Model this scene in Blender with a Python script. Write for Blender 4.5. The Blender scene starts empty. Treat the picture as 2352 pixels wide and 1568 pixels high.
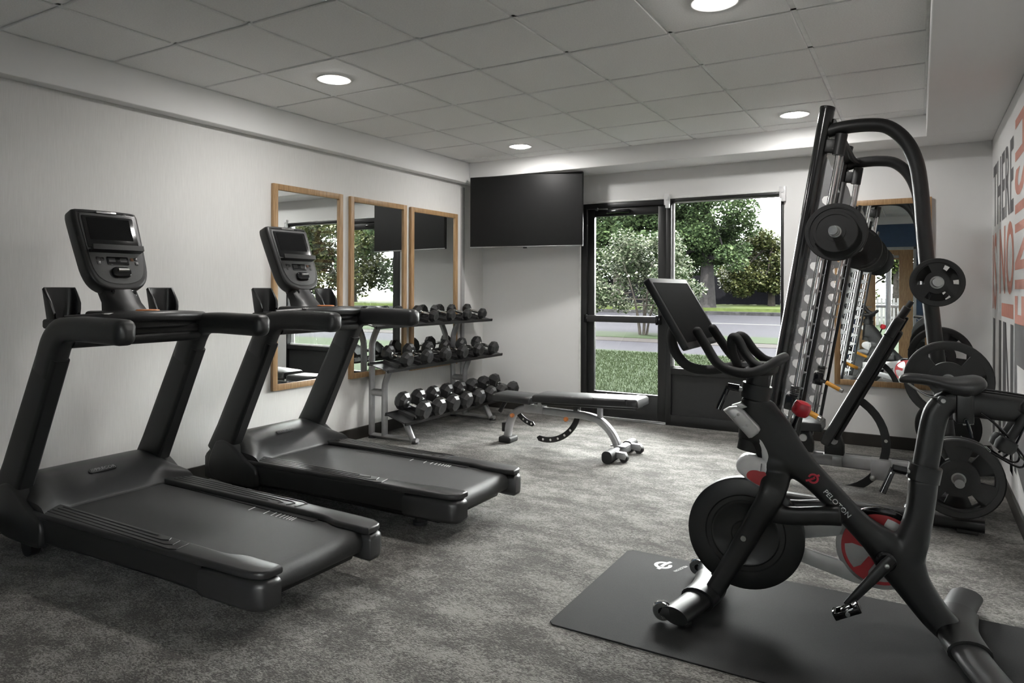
import bpy, bmesh, math, random
from mathutils import Vector, Matrix, Euler
random.seed(7)
scn = bpy.context.scene
COL = scn.collection
PI = math.pi

# ---------------------------------------------------------------- camera
F_PX, PX_Y, YAW, ROLL = 1598.08, 663.24, 0.5299, 0.003
CAM = Vector((4.1895, -1.7806, 1.3377))
fw = Vector((-math.sin(YAW), math.cos(YAW), 0)); rt = Vector((math.cos(YAW), math.sin(YAW), 0)); up = Vector((0, 0, 1))
R_ = rt * math.cos(ROLL) + up * math.sin(ROLL); U_ = up * math.cos(ROLL) - rt * math.sin(ROLL)
cd = bpy.data.cameras.new('camera'); cam = bpy.data.objects.new('camera', cd); COL.objects.link(cam)
cd.sensor_width = 36; cd.lens = F_PX / 2352 * 36; cd.shift_y = (PX_Y - 784) / 2352; cd.clip_start = 0.02; cd.clip_end = 400
m = Matrix((R_, U_, -fw)).transposed().to_4x4(); m.translation = CAM; cam.matrix_world = m
scn.camera = cam

# ---------------------------------------------------------------- world, sun, exposure
SKY = 24.0; SUN = 28.0; LAMP = 5.5; EXPO = 1.25
w = bpy.data.worlds.new('sky'); scn.world = w; w.use_nodes = True
bg = w.node_tree.nodes['Background']; bg.inputs[0].default_value = (1.0, 0.985, 0.975, 1); bg.inputs[1].default_value = SKY
sl = bpy.data.lights.new('sun', 'SUN'); sl.energy = SUN; sl.angle = 0.02; sl.color = (1, 0.95, 0.86)
so = bpy.data.objects.new('sun', sl); COL.objects.link(so); so.rotation_euler = (math.radians(38), math.radians(14), math.radians(20))
so.location = (0, -20, 30)
scn.view_settings.view_transform = 'Standard'; scn.view_settings.look = 'None'
scn.view_settings.exposure = EXPO; scn.view_settings.gamma = 1; scn.view_settings.use_curve_mapping = False

# ---------------------------------------------------------------- materials
MATS = {}
def mat(name, col, rough=0.5, metal=0.0, spec=0.5, bump=None, coat=0.0, emit=None, var=None, trans=None):
    if name in MATS: return MATS[name]
    mt = bpy.data.materials.new(name); mt.use_nodes = True; nt = mt.node_tree; n = nt.nodes; l = nt.links
    b = n['Principled BSDF']
    b.inputs['Base Color'].default_value = (*col, 1); b.inputs['Roughness'].default_value = rough
    b.inputs['Metallic'].default_value = metal; b.inputs['Specular IOR Level'].default_value = spec
    b.inputs['Coat Weight'].default_value = coat
    if emit: b.inputs['Emission Color'].default_value = (*emit[0], 1); b.inputs['Emission Strength'].default_value = emit[1]
    tc = n.new('ShaderNodeTexCoord')
    nz = n.new('ShaderNodeTexNoise'); nz.inputs['Scale'].default_value = (var or (18, 0))[0]; nz.inputs['Detail'].default_value = 4
    l.new(tc.outputs['Object'], nz.inputs['Vector'])
    v = (var or (18, 0.06))[1]
    rp = n.new('ShaderNodeValToRGB'); rp.color_ramp.elements[0].position = 0.3; rp.color_ramp.elements[1].position = 0.7
    rp.color_ramp.elements[0].color = (*[c * (1 - v) for c in col], 1); rp.color_ramp.elements[1].color = (*[min(1, c * (1 + v)) for c in col], 1)
    l.new(nz.outputs['Fac'], rp.inputs['Fac']); l.new(rp.outputs['Color'], b.inputs['Base Color'])
    if bump:
        bn = n.new('ShaderNodeTexNoise'); bn.inputs['Scale'].default_value = bump[0]; bn.inputs['Detail'].default_value = 3
        l.new(tc.outputs['Object'], bn.inputs['Vector'])
        bp = n.new('ShaderNodeBump'); bp.inputs['Strength'].default_value = bump[1]; bp.inputs['Distance'].default_value = bump[2]
        l.new(bn.outputs['Fac'], bp.inputs['Height']); l.new(bp.outputs['Normal'], b.inputs['Normal'])
    MATS[name] = mt; return mt
def raw(name):
    mt = bpy.data.materials.new(name); mt.use_nodes = True; mt.node_tree.nodes.clear(); MATS[name] = mt
    return mt, mt.node_tree.nodes, mt.node_tree.links

BLACK = mat('black_powdercoat', (0.008, 0.008, 0.0084), 0.42, bump=(900, 0.12, 0.0005))
PLAST = mat('black_plastic', (0.010, 0.010, 0.0106), 0.45, bump=(1400, 0.10, 0.0004))
DPLAST = mat('charcoal_plastic', (0.018, 0.018, 0.0187), 0.40, bump=(1200, 0.12, 0.0004))
GPLAST = mat('grey_plastic', (0.06, 0.06, 0.0615), 0.4)
RUB = mat('rubber', (0.009, 0.009, 0.0092), 0.62, bump=(500, 0.2, 0.0008))
RUBG = mat('grey_rubber_head', (0.017, 0.017, 0.0176), 0.36, bump=(300, 0.08, 0.0006))
GLOSSB = mat('gloss_black', (0.008, 0.008, 0.009), 0.12)
SCREEN = mat('dark_screen', (0.0085, 0.0085, 0.0088), 0.5, spec=0.01)
TVSCR = mat('tv_screen', (0.008, 0.008, 0.008), 0.4, spec=0.2)
CHROME = mat('chrome', (0.72, 0.72, 0.72), 0.16, 1.0)
STEEL = mat('brushed_steel', (0.45, 0.45, 0.45), 0.32, 1.0, bump=(300, 0.1, 0.0003))
SILVER = mat('silver_paint', (0.34, 0.34, 0.345), 0.36, 0.55, bump=(700, 0.06, 0.0003))
SILVERD = mat('silver_plate', (0.36, 0.36, 0.365), 0.42, 0.2)
SATIN = mat('satin_black', (0.012, 0.012, 0.0125), 0.2, spec=0.6)
VINYL = mat('black_vinyl', (0.016, 0.016, 0.0168), 0.36, bump=(260, 0.2, 0.0012))
FOAM = mat('foam_grip', (0.015, 0.015, 0.0156), 0.7, bump=(800, 0.25, 0.0006))
BIKE = mat('bike_matte_black', (0.008, 0.008, 0.0084), 0.42)
WHITEP = mat('white_plastic', (0.72, 0.72, 0.73), 0.3)
SILVP = mat('silver_plastic', (0.5, 0.5, 0.505), 0.28, 0.35)
ORANGE = mat('orange_plastic', (0.62, 0.22, 0.07), 0.4)
AMBER = mat('amber_grip', (0.62, 0.29, 0.035), 0.45)
RED = mat('red_plastic', (0.5, 0.022, 0.035), 0.25, coat=0.3)
REDM = mat('red_print', (0.42, 0.035, 0.04), 0.4)
PRINTW = mat('white_print', (0.75, 0.75, 0.75), 0.5)
PRINTG = mat('grey_print', (0.2, 0.2, 0.2), 0.5)
PRINTR = mat('logo_red', (0.55, 0.03, 0.06), 0.4)
WHITE = mat('white_paint', (0.78, 0.78, 0.775), 0.6, bump=(220, 0.05, 0.0006), var=(2, 0.008))
TRIMW = mat('white_trim', (0.75, 0.75, 0.74), 0.45)
TILE = mat('ceiling_tile', (0.88, 0.88, 0.87), 0.9, bump=(420, 0.35, 0.0012), var=(120, 0.05))
GRID = mat('ceiling_grid_paint', (0.85, 0.85, 0.845), 0.4)
BASE = mat('dark_baseboard', (0.028, 0.025, 0.022), 0.4)
ALU = mat('black_aluminium', (0.011, 0.011, 0.0114), 0.4)
PANEL = mat('black_panel', (0.015, 0.015, 0.0155), 0.55, bump=(700, 0.25, 0.0006))
BLUE = mat('navy_paint', (0.034, 0.072, 0.145), 0.6)
GREYF = mat('grey_door_frame', (0.42, 0.43, 0.44), 0.5)
MURAL_D = mat('mural_charcoal', (0.115, 0.112, 0.118), 0.6)
MURAL_C = mat('mural_coral', (0.58, 0.25, 0.19), 0.6)
EMIT = mat('lamp_glow', (1, 1, 1), 0.5, emit=((1.0, 0.98, 0.95), 45.0))

def wood():
    mt, n, l = raw('oak_frame')
    o = n.new('ShaderNodeOutputMaterial'); b = n.new('ShaderNodeBsdfPrincipled'); l.new(b.outputs[0], o.inputs[0])
    tc = n.new('ShaderNodeTexCoord'); mp = n.new('ShaderNodeMapping'); mp.inputs['Scale'].default_value = (40, 40, 2.5)
    nz = n.new('ShaderNodeTexNoise'); nz.inputs['Scale'].default_value = 3; nz.inputs['Detail'].default_value = 6; nz.inputs['Distortion'].default_value = 0.6
    rp = n.new('ShaderNodeValToRGB'); e = rp.color_ramp.elements
    e[0].color = (0.26, 0.15, 0.068, 1); e[1].color = (0.45, 0.29, 0.145, 1); e[0].position = 0.3; e[1].position = 0.7
    l.new(tc.outputs['Object'], mp.inputs[0]); l.new(mp.outputs[0], nz.inputs['Vector']); l.new(nz.outputs['Fac'], rp.inputs[0]); l.new(rp.outputs[0], b.inputs['Base Color'])
    b.inputs['Roughness'].default_value = 0.45
    return mt
OAK = wood()
def mirror():
    mt, n, l = raw('mirror_glass'); o = n.new('ShaderNodeOutputMaterial'); g = n.new('ShaderNodeBsdfGlossy')
    g.inputs['Color'].default_value = (0.86, 0.88, 0.87, 1); g.inputs['Roughness'].default_value = 0.0; l.new(g.outputs[0], o.inputs[0]); return mt
MIRR = mirror()
def glass():
    mt, n, l = raw('window_glass'); o = n.new('ShaderNodeOutputMaterial'); t = n.new('ShaderNodeBsdfTransparent'); t.inputs[0].default_value = (0.93, 0.95, 0.94, 1)
    g = n.new('ShaderNodeBsdfGlossy'); g.inputs['Roughness'].default_value = 0.0
    fr = n.new('ShaderNodeFresnel'); fr.inputs[0].default_value = 1.3; mx = n.new('ShaderNodeMixShader')
    l.new(fr.outputs[0], mx.inputs[0]); l.new(t.outputs[0], mx.inputs[1]); l.new(g.outputs[0], mx.inputs[2]); l.new(mx.outputs[0], o.inputs[0]); return mt
GLASS = glass()
def wallpaper():
    mt, n, l = raw('woven_wallpaper')
    o = n.new('ShaderNodeOutputMaterial'); b = n.new('ShaderNodeBsdfPrincipled'); l.new(b.outputs[0], o.inputs[0])
    tc = n.new('ShaderNodeTexCoord'); mp = n.new('ShaderNodeMapping'); mp.inputs['Scale'].default_value = (260, 260, 6)
    nz = n.new('ShaderNodeTexNoise'); nz.inputs['Scale'].default_value = 1.5; nz.inputs['Detail'].default_value = 5
    rp = n.new('ShaderNodeValToRGB'); e = rp.color_ramp.elements
    e[0].color = (0.66, 0.655, 0.64, 1); e[1].color = (0.76, 0.755, 0.74, 1); e[0].position = 0.25; e[1].position = 0.75
    l.new(tc.outputs['Object'], mp.inputs[0]); l.new(mp.outputs[0], nz.inputs['Vector']); l.new(nz.outputs['Fac'], rp.inputs[0]); l.new(rp.outputs[0], b.inputs['Base Color'])
    bp = n.new('ShaderNodeBump'); bp.inputs['Strength'].default_value = 0.15; bp.inputs['Distance'].default_value = 0.001
    l.new(nz.outputs['Fac'], bp.inputs['Height']); l.new(bp.outputs[0], b.inputs['Normal']); b.inputs['Roughness'].default_value = 0.75
    return mt
PAPER = wallpaper()
def carpet():
    mt, n, l = raw('patterned_carpet')
    o = n.new('ShaderNodeOutputMaterial'); b = n.new('ShaderNodeBsdfPrincipled'); l.new(b.outputs[0], o.inputs[0])
    tc = n.new('ShaderNodeTexCoord')
    mp = n.new('ShaderNodeMapping'); mp.inputs['Scale'].default_value = (2.2, 3.6, 1)
    l.new(tc.outputs['Object'], mp.inputs[0])
    big = n.new('ShaderNodeTexNoise'); big.inputs['Scale'].default_value = 1.5; big.inputs['Detail'].default_value = 9; big.inputs['Roughness'].default_value = 0.74
    l.new(mp.outputs[0], big.inputs['Vector'])
    # tufts: small cells, each tuft takes one tone
    mp2 = n.new('ShaderNodeMapping'); mp2.inputs['Scale'].default_value = (120, 260, 1); l.new(tc.outputs['Object'], mp2.inputs[0])
    vo = n.new('ShaderNodeTexVoronoi'); vo.inputs['Scale'].default_value = 1.0; l.new(mp2.outputs[0], vo.inputs['Vector'])
    sep = n.new('ShaderNodeSeparateColor'); l.new(vo.outputs['Color'], sep.inputs[0])
    ad = n.new('ShaderNodeMath'); ad.operation = 'MULTIPLY_ADD'; ad.inputs[1].default_value = 0.26
    l.new(sep.outputs[0], ad.inputs[0]); l.new(big.outputs['Fac'], ad.inputs[2])
    rp = n.new('ShaderNodeValToRGB'); e = rp.color_ramp.elements
    e[0].position = 0.535; e[0].color = (0.055, 0.0515, 0.0465, 1); e[1].position = 0.76; e[1].color = (0.25, 0.243, 0.225, 1)
    c = rp.color_ramp.elements.new(0.63); c.color = (0.115, 0.109, 0.100, 1)
    l.new(ad.outputs[0], rp.inputs[0]); l.new(rp.outputs[0], b.inputs['Base Color'])
    bp = n.new('ShaderNodeBump'); bp.inputs['Strength'].default_value = 0.6; bp.inputs['Distance'].default_value = 0.003
    l.new(vo.outputs['Distance'], bp.inputs['Height']); bp.invert = True; l.new(bp.outputs[0], b.inputs['Normal'])
    b.inputs['Roughness'].default_value = 0.95; b.inputs['Specular IOR Level'].default_value = 0.2
    b.inputs['Sheen Weight'].default_value = 0.15
    return mt
CARPET = carpet()
def leaf(name, c0, c1, rough=0.4, spec=0.12, pos=(0.0, 1.0)):
    mt, n, l = raw(name); o = n.new('ShaderNodeOutputMaterial'); b = n.new('ShaderNodeBsdfPrincipled'); t = n.new('ShaderNodeBsdfTranslucent')
    g = n.new('ShaderNodeNewGeometry'); rp = n.new('ShaderNodeValToRGB'); e = rp.color_ramp.elements; e[0].color = (*c0, 1); e[1].color = (*c1, 1); e[0].position, e[1].position = pos
    l.new(g.outputs['Random Per Island'], rp.inputs[0]); l.new(rp.outputs[0], b.inputs['Base Color']); l.new(rp.outputs[0], t.inputs[0]); b.inputs['Roughness'].default_value = rough; b.inputs['Specular IOR Level'].default_value = spec
    mx = n.new('ShaderNodeMixShader'); mx.inputs[0].default_value = 0.35; l.new(b.outputs[0], mx.inputs[1]); l.new(t.outputs[0], mx.inputs[2]); l.new(mx.outputs[0], o.inputs[0])
    return mt

# ---------------------------------------------------------------- mesh helpers
def V(*a): return Vector(a)
def sm(pts, k=6):
    """Catmull-Rom through the points (any dimension)"""
    P = [tuple(p) for p in pts]; out = []; n = len(P)
    for i in range(n - 1):
        p0 = P[max(i - 1, 0)]; p1 = P[i]; p2 = P[i + 1]; p3 = P[min(i + 2, n - 1)]
        for j in range(k):
            t = j / k
            out.append(tuple(0.5 * (2 * b + (c - a) * t + (2 * a - 5 * b + 4 * c - d) * t * t + (3 * b - a - 3 * c + d) * t ** 3) for a, b, c, d in zip(p0, p1, p2, p3)))
    out.append(P[-1]); return out
class G:
    def __init__(s): s.v = []; s.f = []
    def add(s, vs, fs, M=None):
        o = len(s.v); s.v += [tuple(M @ Vector(p)) if M else tuple(p) for p in vs]; s.f += [tuple(i + o for i in f) for f in fs]; return s
    def bm(s, b, M=None):
        b.verts.index_update(); s.add([v.co[:] for v in b.verts], [[v.index for v in f.verts] for f in b.faces], M); b.free(); return s
    def box(s, a, b, bev=0.0, seg=2, M=None):
        a, b = [min(x, y) for x, y in zip(a, b)], [max(x, y) for x, y in zip(a, b)]
        t = bmesh.new(); bmesh.ops.create_cube(t, size=1)
        for q in t.verts: q.co = Vector([(a[i] + b[i]) / 2 + q.co[i] * (b[i] - a[i]) for i in range(3)])
        if bev: bmesh.ops.bevel(t, geom=t.edges[:], offset=min(bev, 0.49 * min(b[i] - a[i] for i in range(3))), segments=seg, profile=0.5, affect='EDGES')
        return s.bm(t, M)
    def prism(s, poly, h0, h1, fn=lambda x, y, h: (x, y, h), bev=0.0, seg=2, holes=None):
        """polygon in 2D pushed from h0 to h1; fn maps (x,y,h) to 3D"""
        t = bmesh.new()
        vs = [t.verts.new((x, y, h0)) for x, y in poly]; f = t.faces.new(vs)
        r = bmesh.ops.extrude_face_region(t, geom=[f]); 
        for q in [g for g in r['geom'] if isinstance(g, bmesh.types.BMVert)]: q.co.z = h1
        bmesh.ops.recalc_face_normals(t, faces=t.faces[:])
        if bev:
            es = [e for e in t.edges if abs(e.verts[0].co.z - e.verts[1].co.z) < 1e-6]
            bmesh.ops.bevel(t, geom=es, offset=bev, segments=seg, profile=0.5, affect='EDGES')
        t.verts.index_update()
        o = len(s.v); s.v += [tuple(fn(*q.co)) for q in t.verts]; s.f += [tuple(q.index + o for q in f.verts) for f in t.faces]; t.free(); return s
    def tube(s, pts, rad, n=12, upv=None, cap=True, prof=None):
        """sweep a circle, ellipse (ra,rb) or profile along pts; ra lies across 'upv', rb along it"""
        P = [Vector(p) for p in pts]; N = len(P); rings = []; prev = None
        for i in range(N):
            t = (P[min(i + 1, N - 1)] - P[max(i - 1, 0)]).normalized()
            if upv is not None: u = Vector(upv); u = (u - t * u.dot(t)).normalized()
            else:
                if prev is None:
                    a = Vector((0, 0, 1)) if abs(t.z) < 0.9 else Vector((1, 0, 0)); u = (a - t * a.dot(t)).normalized()
                else: u = (prev - t * prev.dot(t)).normalized()
            prev = u; b = t.cross(u)
            r = rad[i] if isinstance(rad, list) else rad
            ra, rb = r if isinstance(r, tuple) else (r, r)
            pr = prof or [(math.cos(2 * PI * k / n), math.sin(2 * PI * k / n)) for k in range(n)]
            rings.append([P[i] + b * (x * ra) + u * (y * rb) for x, y in pr])
        n = len(rings[0]); vs = [p for r in rings for p in r]
        fs = [(i * n + k, i * n + (k + 1) % n, (i + 1) * n + (k + 1) % n, (i + 1) * n + k) for i in range(N - 1) for k in range(n)]
        if cap: fs += [tuple(range(n - 1, -1, -1)), tuple((N - 1) * n + k for k in range(n))]
        return s.add(vs, fs)
    def cyl(s, a, b, r, r2=None, n=16): return s.tube([a, b], [r, r if r2 is None else r2], n)
    def loft(s, rings, cap=True, closed=True):
        n = len(rings[0]); vs = [tuple(p) for r in rings for p in r]; K = n if closed else n - 1
        fs = [(i * n + k, i * n + (k + 1) % n, (i + 1) * n + (k + 1) % n, (i + 1) * n + k) for i in range(len(rings) - 1) for k in range(K)]
        if cap: fs += [tuple(range(n - 1, -1, -1)), tuple((len(rings) - 1) * n + k for k in range(n))]
        return s.add(vs, fs)
    def lathe(s, prof, o, ax, n=32, cap=True):
        ax = Vector(ax).normalized(); a = Vector((0, 0, 1)) if abs(ax.z) < 0.9 else Vector((1, 0, 0)); u = (a - ax * a.dot(ax)).normalized(); w_ = ax.cross(u); o = Vector(o)
        rings = [[o + ax * h + (u * math.cos(2 * PI * k / n) + w_ * math.sin(2 * PI * k / n)) * r for k in range(n)] for r, h in prof]
        return s.loft(rings, cap)
    def sphere(s, c, r, n=12, m=8):
        rx, ry, rz = r if isinstance(r, tuple) else (r, r, r)
        rings = [[(c[0] + rx * math.sin(PI * i / m) * math.cos(2 * PI * k / n), c[1] + ry * math.sin(PI * i / m) * math.sin(2 * PI * k / n), c[2] - rz * math.cos(PI * i / m)) for k in range(n)] for i in range(1, m)]
        return s.loft(rings)
    def mesh(s, name='m', ang=35):
        me = bpy.data.meshes.new(name); me.from_pydata(s.v, [], s.f); 
        b = bmesh.new(); b.from_mesh(me); bmesh.ops.recalc_face_normals(b, faces=b.faces[:]); b.to_mesh(me); b.free()
        if ang: 
            for p in me.polygons: p.use_smooth = True
            me.set_sharp_from_angle(angle=math.radians(ang))
        return me
    def obj(s, name, m, parent=None, ang=35):
        o = bpy.data.objects.new(name, s.mesh(name, ang)); o.data.materials.append(m); COL.objects.link(o)
        if parent: o.parent = parent
        return o
def tag(o, label=None, cat=None, group=None, kind=None):
    if label: o['label'] = label
    if cat: o['category'] = cat
    if group: o['group'] = group
    if kind: o['kind'] = kind
    return o
def thing(name, label, cat, loc=(0, 0, 0), rz=0.0, group=None):
    o = bpy.data.objects.new(name, None); COL.objects.link(o); o.location = loc; o.rotation_euler = (0, 0, rz); o.empty_display_size = 0.1
    return tag(o, label, cat, group)
def inst(src, parent, loc=None, rot=None):
    c = src.copy(); COL.objects.link(c); c.parent = parent
    if loc is not None: c.location = loc
    if rot is not None: c.rotation_euler = rot
    return c
def dup(root, loc, rz=0.0, label=None):
    kids = [(ch, list(ch.children)) for ch in root.children]
    r = root.copy(); COL.objects.link(r); r.location = loc; r.rotation_euler = (root.rotation_euler[0], root.rotation_euler[1], rz)
    if label: r['label'] = label
    for ch, gs in kids:
        c = ch.copy(); COL.objects.link(c); c.parent = r
        for g in gs:
            d = g.copy(); COL.objects.link(d); d.parent = c
    return r
def rrect(w, h, r, n=5):
    """rounded rectangle outline, centred"""
    out = []
    for cx, cy, a0 in ((w / 2 - r, h / 2 - r, 0), (-w / 2 + r, h / 2 - r, 90), (-w / 2 + r, -h / 2 + r, 180), (w / 2 - r, -h / 2 + r, 270)):
        for k in range(n + 1):
            a = math.radians(a0 + 90 * k / n); out.append((cx + r * math.cos(a), cy + r * math.sin(a)))
    return out
def text(name, body, size, M, m, parent=None, sx=1.0, depth=0.0008, align='CENTER'):
    cu = bpy.data.curves.new('t', 'FONT'); cu.body = body; cu.size = size; cu.extrude = depth; cu.align_x = align; cu.align_y = 'CENTER'; cu.resolution_u = 3
    to = bpy.data.objects.new('t', cu); COL.objects.link(to)
    me = bpy.data.meshes.new_from_object(to); bpy.data.objects.remove(to); bpy.data.curves.remove(cu)
    me.transform(M @ Matrix.Diagonal((sx, 1, 1, 1))); me.name = name
    o = bpy.data.objects.new(name, me); me.materials.clear(); me.materials.append(m); COL.objects.link(o)
    if parent: o.parent = parent
    return o
def basis(o, x, y):
    x = Vector(x).normalized(); y = Vector(y); y = (y - x * y.dot(x)).normalized(); z = x.cross(y)
    M = Matrix((x, y, z)).transposed().to_4x4(); M.translation = Vector(o); return M
# ================================================================ THE ROOM
XL, XR, YB, YF, ZC = -0.12, 4.686, 4.914, -3.05, 2.692
ZSL, ZSB = ZC - 0.215, ZC - 0.165         # undersides of the soffits
def struct(name, g, m, parent=None, label=None, ang=0):
    o = g.obj(name, m, parent, ang)
    if not parent: o['kind'] = 'structure'
    if label: o['label'] = label
    return o
struct('floor', G().box((XL - .15, YF - .15, -0.12), (XR + .15, YB, 0)), CARPET, label='grey patterned carpet floor of the gym')
struct('wall_left', G().box((XL - .15, YF - .15, 0), (XL, YB + .15, 2.9)), PAPER, label='pale wall with fine vertical woven wallpaper')
OX0, OX1, OZ = 1.10, 3.125, 2.235
wb = struct('wall_back', G().box((XL, YB, 0), (OX0, YB + .15, 2.9)).box((OX1, YB, 0), (XR + .15, YB + .15, 2.9)).box((OX0, YB, OZ), (OX1, YB + .15, 2.9)), WHITE, label='white back wall around the glazed door and window')
wr = struct('wall_right', G().box((XR, YF - .15, 0), (XR + .15, YB, 2.9)), WHITE, label='white right wall painted with a large slogan')
DX0, DX1 = 3.16, 4.14
wf = struct('wall_front', G().box((XL, YF - .15, 0), (DX0, YF, 2.9)).box((DX1, YF - .15, 0), (XR, YF, 2.9)).box((DX0, YF - .15, 2.13), (DX1, YF, 2.9)), BLUE, label='navy front wall around the oak door')
# soffits and the lowered strip of ceiling
struct('trim_1', G().box((XL, YF, ZSL), (-0.02, YB, 2.88), 0.006), WHITE, label='white soffit along the left wall')
struct('trim_2', G().box((-0.02, 4.48, ZSB), (XR, YB, 2.88), 0.006), WHITE, label='white soffit above the glazed door')
struct('trim_3', G().box((4.23, YF, ZSB), (XR, 4.48, 2.88), 0.006), WHITE, label='lowered white ceiling strip along the right wall')
# ceiling with tegular tiles hanging a little below the grid
T = 0.6096
ceil = struct('ceiling', G().box((XL - .15, YF - .15, 2.735), (XR + .15, YB + .15, 2.9)), GRID, label='suspended ceiling of square white tiles')
gx = [-0.02] + [i * T for i in range(1, 7)] + [4.23]
gy = [YF] + [j * T for j in range(-4, 8)] + [4.48]
gg = G()
for x in [0.0] + gx[1:-1]: gg.box((x - .012, YF, ZC + .009), (x + .012, 4.48, ZC + .04))
for y in gy[1:-1]: gg.box((-0.02, y - .012, ZC + .009), (4.23, y + .012, ZC + .0395))
gg.box((-.02, YF, ZC + .006), (-.004, 4.48, ZC + .04)).box((4.215, YF, ZC + .006), (4.23, 4.48, ZC + .04)).box((-.02, 4.466, ZC + .006), (4.23, 4.48, ZC + .04))
gg.obj('ceiling_grid', GRID, ceil, 0)
full = G().box((-T / 2 + .0135, -T / 2 + .0135, ZC), (T / 2 - .0135, T / 2 - .0135, ZC + .022), 0.004, 1).mesh('ceiling_tile', 0); full.materials.append(TILE)
LIGHTS = [(.914, 1.524), (3.353, 1.524), (3.353, 3.96), (.914, 3.96)]
ring = G()
lit_tile = None
def tile_hole():
    """a tile with a round opening for a downlight"""
    h = T / 2 - .0135; n = 32; vs = []; fs = []
    for k in range(n):
        a = 2 * PI * k / n; c, s_ = math.cos(a), math.sin(a); q = h / max(abs(c), abs(s_))
        vs += [(c * q, s_ * q, ZC), (c * .098, s_ * .098, ZC), (c * .098, s_ * .098, ZC + .022), (c * q, s_ * q, ZC + .022)]
    for k in range(n):
        a, b = 4 * k, 4 * ((k + 1) % n)
        for i in range(4): fs.append((a + i, b + i, b + (i + 1) % 4, a + (i + 1) % 4))
    g = G().add(vs, fs); me = g.mesh('ceiling_tile', 0); me.materials.append(TILE); return me
holed = tile_hole()
for i in range(len(gx) - 1):
    for j in range(len(gy) - 1):
        x0, x1, y0, y1 = gx[i], gx[i + 1], gy[j], gy[j + 1]
        if i == 0: x0 = 0.0
        cx, cy = (x0 + x1) / 2, (y0 + y1) / 2
        if abs(x1 - x0 - T) < .01 and abs(y1 - y0 - T) < .01:
            me = holed if any(abs(cx - a) < .02 and abs(cy - b) < .02 for a, b in LIGHTS) else full
            o = bpy.data.objects.new('ceiling_tile', me); COL.objects.link(o); o.parent = ceil; o.location = (cx, cy, 0)
        else:
            o = G().box((x0 + .0135 - cx, y0 + .0135 - cy, ZC), (x1 - .0135 - cx, y1 - .0135 - cy, ZC + .022), 0.004, 1).obj('ceiling_tile', TILE, ceil, 0); o.location = (cx, cy, 0)
# downlights
names = ['round recessed downlight above the nearer treadmill, left of the ceiling', 'round recessed downlight cut by the top edge of the picture', 'round recessed downlight beside the top of the smith machine frame', 'round recessed downlight nearest the television']
tr = G().lathe([(.086, .012), (.086, -.002), (.092, -.006), (.108, -.006), (.111, 0), (.111, .004), (.1, .004), (.097, .03), (.086, .03)], (0, 0, 0), (0, 0, 1), 40, cap=False).mesh('trim_ring'); tr.materials.append(TRIMW)
df = G().lathe([(.0855, .010), (.0855, .004), (.078, -.006), (.06, -.014), (.03, -.019), (.004, -.020)], (0, 0, 0), (0, 0, 1), 40).mesh('diffuser'); df.materials.append(EMIT)
ll = bpy.data.lights.new('downlight', 'AREA'); ll.shape = 'DISK'; ll.size = 0.16; ll.energy = LAMP; ll.color = (1, .975, .94)
for (x, y), lab in zip(LIGHTS, names):
    t = thing('ceiling_light', lab, 'ceiling light', (x, y, ZC), group='recessed downlights in the tiled ceiling')
    for nm, me in (('trim_ring', tr), ('diffuser', df)):
        o = bpy.data.objects.new(nm, me); COL.objects.link(o); o.parent = t
    lo = bpy.data.objects.new('bulb', ll); COL.objects.link(lo); lo.parent = t; lo.location = (0, 0, -.022)
# baseboards
def baseb(name, a, b, label): struct(name, G().box(a, b, 0.004), BASE, label=label)
baseb('baseboard_left', (XL, YF, 0), (XL + .014, YB, .105), 'dark baseboard along the left wall')
baseb('baseboard_back', (OX1 + .03, YB - .014, 0), (XR, YB, .105), 'dark baseboard right of the window')
baseb('baseboard_back_corner', (XL + .014, YB - .014, 0), (OX0 - .02, YB, .105), 'dark baseboard left of the glazed door')
baseb('baseboard_right', (XR - .014, YF, 0), (XR, YB - .014, .105), 'dark baseboard along the slogan wall')
# cable channel beside the corner
tag(G().box((XL, 4.462, .105), (XL + .022, 4.515, 2.44), .003).obj('cable_channel', mat('grey_channel', (.36, .36, .36), .5)), 'tall grey cable channel on the wall by the corner', 'cable channel')

# ---------------------------------------------------------------- glazed door and window
YD = YB + .05                                   # inner face of the frames sits in the opening
d1 = thing('door_1', 'black glazed exit door with a push bar', None, (0, 0, 0)); d1['kind'] = 'structure'
G().box((OX0 - .012, YB - .012, 0), (OX0 + .012, YB + .10, OZ + .005), .003).box((OX0 - .012, YB - .012, OZ - .008), (OX1 + .012, YB + .1, OZ + .012), .003).obj('casing', TRIMW, d1)
G().box((OX0 + .012, YB - .004, 0), (1.175, YB + .12, OZ - .008), .004).box((1.175, YB - .004, 2.175), (2.03, YB + .12, OZ - .008), .004).obj('door_frame', ALU, d1)
lf = thing('leaf', None, None); lf.parent = d1
G().box((1.178, YB + .02, .02), (1.253, YB + .065, 2.172), .003).obj('stile', ALU, lf)
G().box((1.94, YB + .02, .02), (2.026, YB + .065, 2.172), .003).obj('stile', ALU, lf)
G().box((1.253, YB + .02, 2.092), (1.94, YB + .065, 2.172), .003).obj('top_rail', ALU, lf)
G().box((1.253, YB + .02, .02), (1.94, YB + .065, .278), .003).obj('bottom_rail', ALU, lf)
G().box((1.253, YB + .038, .278), (1.94, YB + .046, 2.092)).obj('pane', GLASS, lf, 0)
pb = thing('push_bar', None, None); pb.parent = d1
G().box((1.17, YB - .045, 1.0), (1.955, YB + .004, 1.068), .01).obj('bar', mat('push_bar_black', (.03, .03, .031), .35), pb)
G().box((1.94, YB - .06, .985), (1.985, YB + .02, 1.08), .008).box((1.165, YB - .05, .99), (1.2, YB + .02, 1.076), .008).obj('end_bracket', GLOSSB, pb)
cl = thing('closer', None, None); cl.parent = d1
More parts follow.
